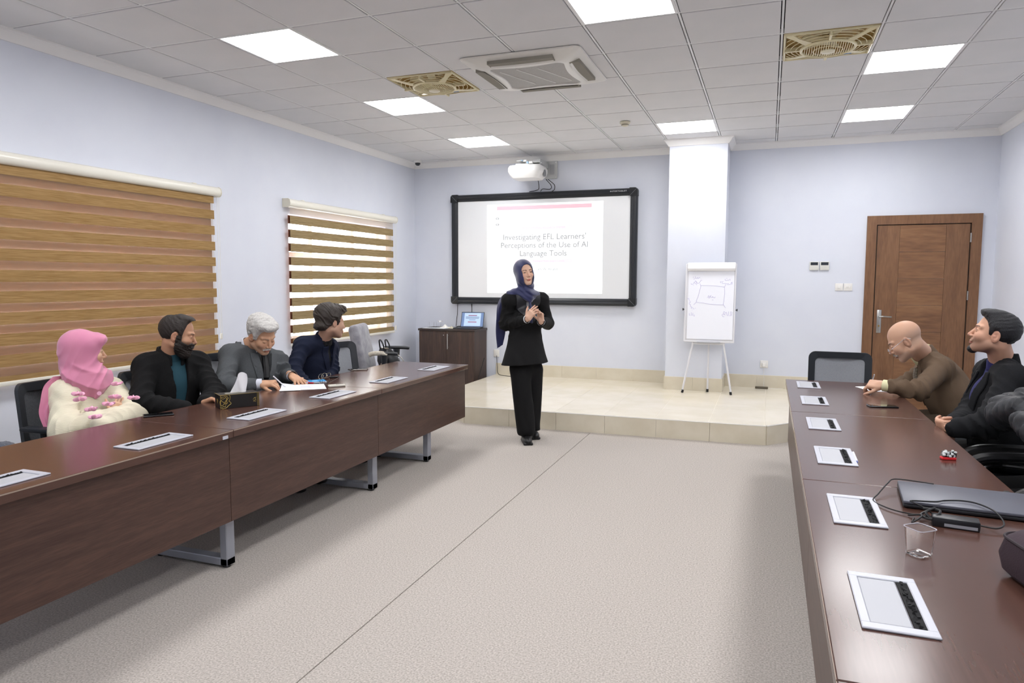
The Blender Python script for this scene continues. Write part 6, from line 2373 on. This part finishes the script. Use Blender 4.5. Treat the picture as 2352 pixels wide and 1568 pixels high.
def grey_man():
    r = person('grey-haired man in a grey tweed jacket bending over his writing', (1.25, .7, 0))
    H = Head((1.443, 0.686, 1.084), 103, 29, -4, 1.0, closed=True)
    B = Body((1.30, .72, .55), (1.289, 0.707, 0.994), (1.363, 0.936, 0.869), (1.269, 0.567, 0.948), (1.427, 0.949, 0.753), (1.385, 0.358, 0.772), (1.590, 0.819, 0.785), (1.570, 0.511, 0.770), chest=.17, waist=.165, hip=.18, flat=.74)
    skin = 'c79b7d'
    nib = V3((1.672, 0.634, 0.737))
    hr = hand_field(B.wr, V3((1.737, 0.553, 0.791)) - V3((1.570, 0.511, 0.776)), (.25, .3, -.8), -1, curls=[(28, 34, 15), (36, 40, 20), (46, 50, 25), (52, 55, 28)], s=1.0, fore=B.wr - B.er, thumb=(.75, .55, .35))
    hl = hand_field(B.wl, V3((1.712, 0.754, 0.753)) - V3((1.590, 0.809, 0.789)), (0, 0, -1), 1, curls=[(14, 18, 14), (14, 18, 14), (16, 20, 14), (18, 22, 16)], s=.95, spread=.2)

    def sh(A, L, C):
        m = 1 - sstep(ell(A, (0, .094, -.0565), (.028, .02, .0065)), -.001, .004)
        return mixc(C, '9a948e', m * .85)
    body_part(r, B, H, skin, [hr, hl], lips='a8695a', brow='6e655e', browm=.7, beard=sh, stub=('8f7d70', .25), lid=.9)
    eyes(H, r, (0, -.9))
    f, lo, hi = hair_field(H, .017, [(-.12, -.06), (-.05, -.05), (-.024, -.03), (-.012, .012), (.006, .012), (.012, -.03), (.03, -.03), (.038, .02), (.05, .06), (.065, .078), (.12, .086)], .0026, 190, 6, [((.01, .04, .1), (.06, .055, .026)), ((0, -.03, .07), (.077, .09, .06))])
    sdf_part('hair', (f, lo, hi, .0042, None), M_HAIRG, r)

    def mu(P):
        L = H.loc(P)
        A = L.copy()
        A[:, 0] = np.abs(A[:, 0])
        return (smax(cone(A, (0, .097, -.056), (.03, .084, -.066), .0075, .004), -ell(A, (0, .1, -.0715), (.02, .02, .008)), .003) + .001 * folds(L, (1, .2, .2), 300, 3)) * H.s
    lo, hi = bounds([H.w((-.035, .06, -.08)), H.w((.035, .11, -.04)), H.w((.035, .11, -.08)), H.w((-.035, .11, -.04))], .01)
    sdf_part('moustache', (mu, lo, hi, .003, None), M_HAIRG, r)
    suit(r, B, M_TWEED, -.10, .16, .062, .058, M_VEST, seed=41, res=.0085, ru=.066, re=.060, rw=.045, g=.012, wr_amp=.009, neck=.07, cutcuff=.06)
    shirt_collar(r, B, M_SHIRTG, .062, .03, H=H)
    tp = [tuple(B.ch + B.CU * w + B.CF * f) for (w, f) in ((.16, .09), (.13, .108), (.07, .128), (.0, .14))]
    MB().tube(tp, [.016, .019, .022, .026], 8).build('tie', mat('tie_black', '141416', .5), r, True)
    cuffs(r, [(B.er, B.wr), (B.el, B.wl)], M_SHIRTG, .037)
    legs_seated(r, B, mat('trousers_grey', '4b4d50', .9), M_SHOEB, (1, 0, 0))
    t = thing('pen', 'white pen in the grey-haired man right hand', 'pen', tuple(nib))
    top = V3((1.659, 0.527, 0.826))
    MB().cyl(tuple(nib + (top - nib) * .08), tuple(top), .0045, n=10).build('barrel', mat('pen_body_white', 'e6e6f0', .3), t, True)
    MB().cyl(tuple(nib), tuple(nib + (top - nib) * .09), .001, .004, n=10).build('tip', mat('pen_tip_grey', '8a8a90', .3), t, True)


grey_man()

# ---------------------------------------------------------------- man in navy suit, turned away
M_NAVY = mat('suit_navy', '191e30', .85, col2='1d2337', nscale=200, bump=.15, bscale=400, spec=.25)
M_SHIRTB = mat('shirt_black', '141518', .8)
M_HAIRD = mat('hair_dark_brown', '2c2622', .5, col2='3d3530', nscale=220, nstretch=(1, .25, .6), bump=.9, bscale=420)


def navy_man():
    r = person('dark-haired man in a navy suit leaning forward, face turned to the back wall', (1.4, 1.45, 0))
    H = Head((1.513, 1.422, 1.137), 31, 8, 6, 1.0)
    B = Body((1.27, 1.50, .55), (1.424, 1.441, 1.000), (1.355, 1.621, 0.911), (1.358, 1.263, 0.957), (1.420, 1.532, 0.735), (1.373, 1.102, 0.778), (1.492, 1.336, 0.637), (1.553, 1.032, 0.690), chest=.165, waist=.16, hip=.175, flat=.74)
    skin = 'd0a78f'
    hr = hand_field(B.wr, (.6, .3, -.6), (0, 0, -1), -1, curl=(20, 25, 20))
    body_part(r, B, H, skin, [hr], lips='a8695a', brow='241c18', stub=('6d5a50', .3))
    eyes(H, r)
    f, lo, hi = hair_field(H, .022, [(-.13, -.08), (-.06, -.075), (-.03, -.05), (-.014, -.002), (.004, .004), (.010, -.034), (.028, -.034), (.036, .02), (.05, .055), (.07, .07), (.13, .08)], .0034, 150, 17, [((0, -.03, .06), (.082, .1, .075)), ((0, .045, .1), (.055, .05, .03)), ((0, -.085, -.045), (.055, .035, .04))])
    sdf_part('hair', (f, lo, hi, .0045, None), M_HAIRD, r)
    suit(r, B, M_NAVY, -.06, .165, .05, .055, M_SHIRTB, seed=51, res=.009, ru=.062, re=.058, rw=.047, g=.008, wr_amp=.009)

    def tn(P):
        c = cone(P, B.nb - B.U * .03, B.nb + B.U * .03, .064, .058)
        h = (P - B.nb) @ B.U
        return smax(np.abs(c) - .005, np.maximum(h - .02, -.04 - h), .006)
    lo, hi = bounds([B.nb], .12)
    sdf_part('shirt_neck', (tn, lo, hi, .007, None), M_SHIRTB, r)
    legs_seated(r, B, mat('trousers_navy', '1c2132', .85), M_SHOEB, (1, .1, 0))


navy_man()

# ---------------------------------------------------------------- bald man in brown suit, writing
M_BROWN = mat('suit_brown', '5e4e40', .95, col2='665545', nscale=500, bump=.12, bscale=700, spec=.2)
M_SHIRTC = mat('shirt_cream', 'd9d4ac', .75)


def bald_man():
    r = person('bald man with glasses in a brown suit bending over the table to write', (5.9, 2.05, 0))
    H = Head((5.643, 2.006, 1.079), -82, 33, 0, 1.06, closed=True)
    B = Body((6.02, 2.06, .55), (5.784, 2.133, 0.972), (5.856, 1.981, 0.894), (5.877, 2.350, 0.882), (5.685, 1.674, 0.790), (5.673, 2.230, 0.732), (5.495, 1.755, 0.799), (5.587, 2.062, 0.758), chest=.18, waist=.18, hip=.185, flat=.76, chestpos=.68)
    skin = 'caa188'
    nib = V3((5.455, 2.070, 0.737))
    hl = hand_field(B.wl, V3((5.413, 1.789, 0.804)) - V3((5.495, 1.755, 0.802)), (.1, .45, -.8), 1, curls=[(40, 45, 20), (50, 55, 25), (55, 60, 30), (58, 62, 30)], s=1.0, fore=B.wl - B.el, thumb=(.75, .55, .35))
    hr = hand_field(B.wr, (-.8, -.5, -.1), (0, 0, -1), 1, curl=(30, 35, 22))

    def ex(A, L, C):
        m = sstep(-A[:, 1], -.01, .02) * sstep(.06 - A[:, 2], 0, .05) * sstep(A[:, 2], -.07, -.03) * (A[:, 0] < .083)
        C = mixc(C, '8d8076', m * .35)
        m = sstep(-A[:, 2], .05, .07) * sstep(A[:, 1], .0, .03) * sstep(A[:, 2], -.14, -.11)
        return mixc(C, '8f8278', m * .4)
    body_part(r, B, H, skin, [hl, hr], lips='a0604f', brow='3a322d', browm=.9, extra=ex, neck_r=.06)
    eyes(H, r, (0, -.3))

    def mu(P):
        L = H.loc(P)
        A = L.copy()
        A[:, 0] = np.abs(A[:, 0])
        return (smax(cone(A, (0, .098, -.054), (.028, .085, -.064), .0085, .005), -ell(A, (0, .1, -.0715), (.02, .02, .008)), .003) + .001 * folds(L, (1, .2, .2), 300, 3)) * H.s
    lo, hi = bounds([H.w((-.035, .06, -.08)), H.w((.035, .11, -.04)), H.w((.035, .11, -.08)), H.w((-.035, .11, -.04))], .01)
    sdf_part('moustache', (mu, lo, hi, .003, None), mat('hair_grey', '85807c', .6, col2='a8a49f', nscale=80), r)
    suit(r, B, M_BROWN, -.10, .16, .055, .055, M_SHIRTC, seed=61, res=.0085, ru=.066, re=.058, rw=.046, g=.012, wr_amp=.010, neck=.072, cutcuff=.05)
    shirt_collar(r, B, M_SHIRTC, .068, .022, H=H)
    cuffs(r, [(B.el, B.wl)], M_SHIRTC, .038)
    tp = [tuple(B.ch + B.CU * w + B.CF * f) for (w, f) in ((.16, .10), (.12, .122), (.05, .14), (-.02, .15))]
    MB().tube(tp, [.016, .02, .023, .026], 8).build('tie', mat('tie_pattern', '5a5048', .6, col2='8a8070', nscale=120), r, True)
    legs_seated(r, B, mat('trousers_brown', '54473a', .9), M_SHOEB, (-1, 0, 0))
    # spectacles pushed down the nose
    gl = thing('spectacles', 'silver spectacles low on the bald man nose', 'glasses', tuple(H.w((0, .115, -.02))))
    M_SIL = mat('spectacle_silver', 'b8bac0', .25, metal=.85)
    for s in (-1, 1):
        c = V3((s * .031, .112, -.018))
        rim = [H.w(c + V3((.021 * math.cos(a), -.002 * abs(math.cos(a)), .0145 * math.sin(a)))) for a in [k * math.pi / 10 for k in range(20)]]
        ro = MB().tube([tuple(p) for p in rim], .0013, 6, True).build('lens_rim', M_SIL, gl, True)
        MB().tube([tuple(H.w(q)) for q in ((s * .052, .11, -.014), (s * .074, .09, -.008), (s * .083, .0, .012), (s * .084, -.02, .012), (s * .083, -.035, -.004))], .0016, 6).build('temple', M_SIL, gl, True)
        MB().add([tuple(p) for p in rim], [tuple(range(20))]).build('lens', mat('lens_clear', 'ffffff', .02, trans=1, ior=1.05, spec=.5), ro, True)
    MB().tube([tuple(H.w(q)) for q in ((-.011, .115, -.014), (0, .118, -.012), (.011, .115, -.014))], .0014, 6).build('bridge', M_SIL, gl, True)
    t = thing('pen', 'slim grey pen in the bald man hand', 'pen', tuple(nib))
    top = V3((5.449, 1.850, 0.856))
    MB().cyl(tuple(nib), tuple(nib + (top - nib) * .1), .001, .004, n=10).build('tip', mat('pen_tip_dark', '55555a', .3), t, True)
    MB().cyl(tuple(nib + (top - nib) * .1), tuple(top), .0042, n=10).build('barrel', mat('pen_grey', '8f9094', .3, metal=.5), t, True)


bald_man()

# ---------------------------------------------------------------- dark-haired man with goatee
M_JACKB = mat('jacket_black', '141518', .88, col2='191a1d', nscale=220, spec=.25, bump=.12, bscale=400)
M_BLUSW = mat('sweater_blue', '23245a', .85, bump=.2, bscale=240)
M_HAIRK = mat('hair_black', '17171a', .5, col2='222226', nscale=220, nstretch=(1, .25, .6), bump=.9, bscale=420)


def dark_man():
    r = person('dark-haired man with a goatee in a black jacket, leaning back and watching', (5.95, 1.0, 0))
    H = Head((5.892, 0.997, 1.202), -77, -13, 0, .96)
    B = Body((5.99, 1.03, .56), (5.955, 1.069, 1.045), (5.944, 0.845, 0.976), (5.958, 1.276, 0.963), (5.802, 0.657, 0.777), (5.813, 1.053, 0.737), (5.662, 0.698, 0.739), (5.682, 0.812, 0.735), chest=.178, waist=.185, hip=.19, flat=.82, chestpos=.64)
    skin = 'cd9f86'
    hl = hand_field(B.wl, V3((5.619, 0.768, 0.735)) - V3((5.662, 0.698, 0.739)), (.6, .5, .3), 1, curl=(28, 35, 25), fore=B.wl - B.el)
    hr = hand_field(B.wr, V3((5.613, 0.725, 0.761)) - V3((5.687, 0.836, 0.740)), (.5, -.6, .2), -1, curl=(28, 35, 25), fore=B.wr - B.er)
    body_part(r, B, H, skin, [hl, hr], lips='b06f62', brow='1a1614', stub=('4a3c36', .45), neck_r=.055)
    eyes(H, r)
    f, lo, hi = hair_field(H, .011, HL_SHORT, .0014, 260, 23, [((0, .035, .098), (.05, .05, .02))])
    sdf_part('hair', (f, lo, hi, .0042, None), M_HAIRK, r)

    def bd(P):
        L = H.loc(P)
        A = L.copy()
        A[:, 0] = np.abs(A[:, 0])
        d = ell(A, (0, .074, -.108), (.025, .026, .023))
        d = smax(d, -ell(A, (0, .1, -.072), (.022, .025, .012)), .004)
        return (d + .002 * folds(L, (.2, .5, .85), 230, 5, 1.2)) * H.s
    lo, hi = bounds([H.w((-.04, .03, -.15)), H.w((.04, .12, -.07)), H.w((.04, .12, -.15)), H.w((-.04, .03, -.07))], .012)
    sdf_part('goatee', (bd, lo, hi, .0035, None), M_HAIRK, r)

    suit(r, B, M_JACKB, -.26, .17, .085, .05, M_BLUSW, seed=71, res=.0085, ru=.07, re=.066, rw=.05, g=.012, wr_amp=.010, tw=.7, neck=.07, shirt_g=-.004)

    def tn(P):
        c = cone(P, B.nb - B.U * .03, B.nb + B.U * .03, .068, .062)
        h = (P - B.nb) @ B.U
        return smax(np.abs(c) - .006, np.maximum(h - .018, -.045 - h), .006)
    lo, hi = bounds([B.nb], .12)
    sdf_part('sweater_neck', (tn, lo, hi, .006, None), M_BLUSW, r)
    legs_seated(r, B, M_TROB, M_SHOEB, (-1, 0, 0))


dark_man()

# ---------------------------------------------------------------- person in quilted jacket at the picture edge
M_PUFF = mat('puffer_dark', '191b20', .5, col2='1e2127', nscale=40, bump=.2, bscale=60)


def puffer():
    r = person('person in a dark quilted jacket at the right picture edge, arms folded', (6.05, .3, 0))
    H = Head((6.06, .31, 1.25), -80, 0, 0, 1.02)
    B = Body((6.10, .32, .56), (6.09, .33, 1.09), (6.09, .13, 1.0), (6.10, .55, .99), (5.861, -0.010, 0.841), (5.817, 0.447, 0.874), (5.799, 0.153, 0.888), (5.815, 0.216, 0.930), chest=.185, waist=.185, hip=.19, flat=.8)
    skin = 'c89a80'
    hl = hand_field(B.wl, (.35, .6, .25), (.6, -.3, 0), 1, curl=(25, 30, 20), fore=B.wl - B.el)
    hr = hand_field(B.wr, (.3, -.6, .15), (.6, .3, 0), -1, curl=(25, 30, 20), fore=B.wr - B.er)
    body_part(r, B, H, skin, [hl, hr], stub=('5a4a44', .3))
    eyes(H, r)
    f, lo, hi = hair_field(H, .013, HL_SHORT, .0022, 150, 29)
    sdf_part('hair', (f, lo, hi, .005, None), M_HAIRK, r)

    def pf(P):
        d = smin(B.torso(P, .022, .07), B.arms(P, .085, .08, .058, cut=.01), .03)
        q = np.zeros(len(P))
        for nm in 'lr':
            S, E, W = getattr(B, 's' + nm), getattr(B, 'e' + nm), getattr(B, 'w' + nm)
            for a, b in ((S, E), (E, W)):
                w = np.exp(-(np.maximum(0, cone(P, a, b, .09)) / .03) ** 2)
                q = np.maximum(q, w * (1 - np.abs(np.sin(52 * ((P - a) @ unit(b - a))))) ** 3)
        d = d + .011 * q + .003 * folds(P, (.4, .5, .6), 70, 3)
        d = smax(d, -cone(P, B.nb, B.nb + B.U * .12, .066, .078), .008)
        return smax(d, .54 - P[:, 2], .01)
    lo, hi = B.box(.13)
    lo[2] = .5
    sdf_part('quilted_jacket', (pf, lo, hi, .010, None), M_PUFF, r)
    legs_seated(r, B, M_TROB, M_SHOEB, (-1, -.05, 0))


puffer()


# navy fleece bundled on the chair seat at the left picture edge
def fleece(P):
    d = smin(ell(P, (1.04, -1.02, .555), (.2, .2, .07)), ell(P, (1.08, -.95, .585), (.13, .14, .055)), .05)
    d = d + .006 * folds(P, (.5, .6, .4), 60, 3, 1.0) + .0035 * folds(P, (.7, .3, .5), 260, 8, 1.5)
    return smax(d, .522 - P[:, 2], .006)


t = thing('navy_fleece', 'dark navy fuzzy garment bundled on a chair at the left picture edge', 'garment', (1.04, -1.02, .522))
sdf_part('bundle', (fleece, (.8, -1.26, .515), (1.28, -.76, .68), .007, None), mat('navy_fuzzy', '1f2c44', .95, bump=.9, bscale=260, sheen=.5), t)
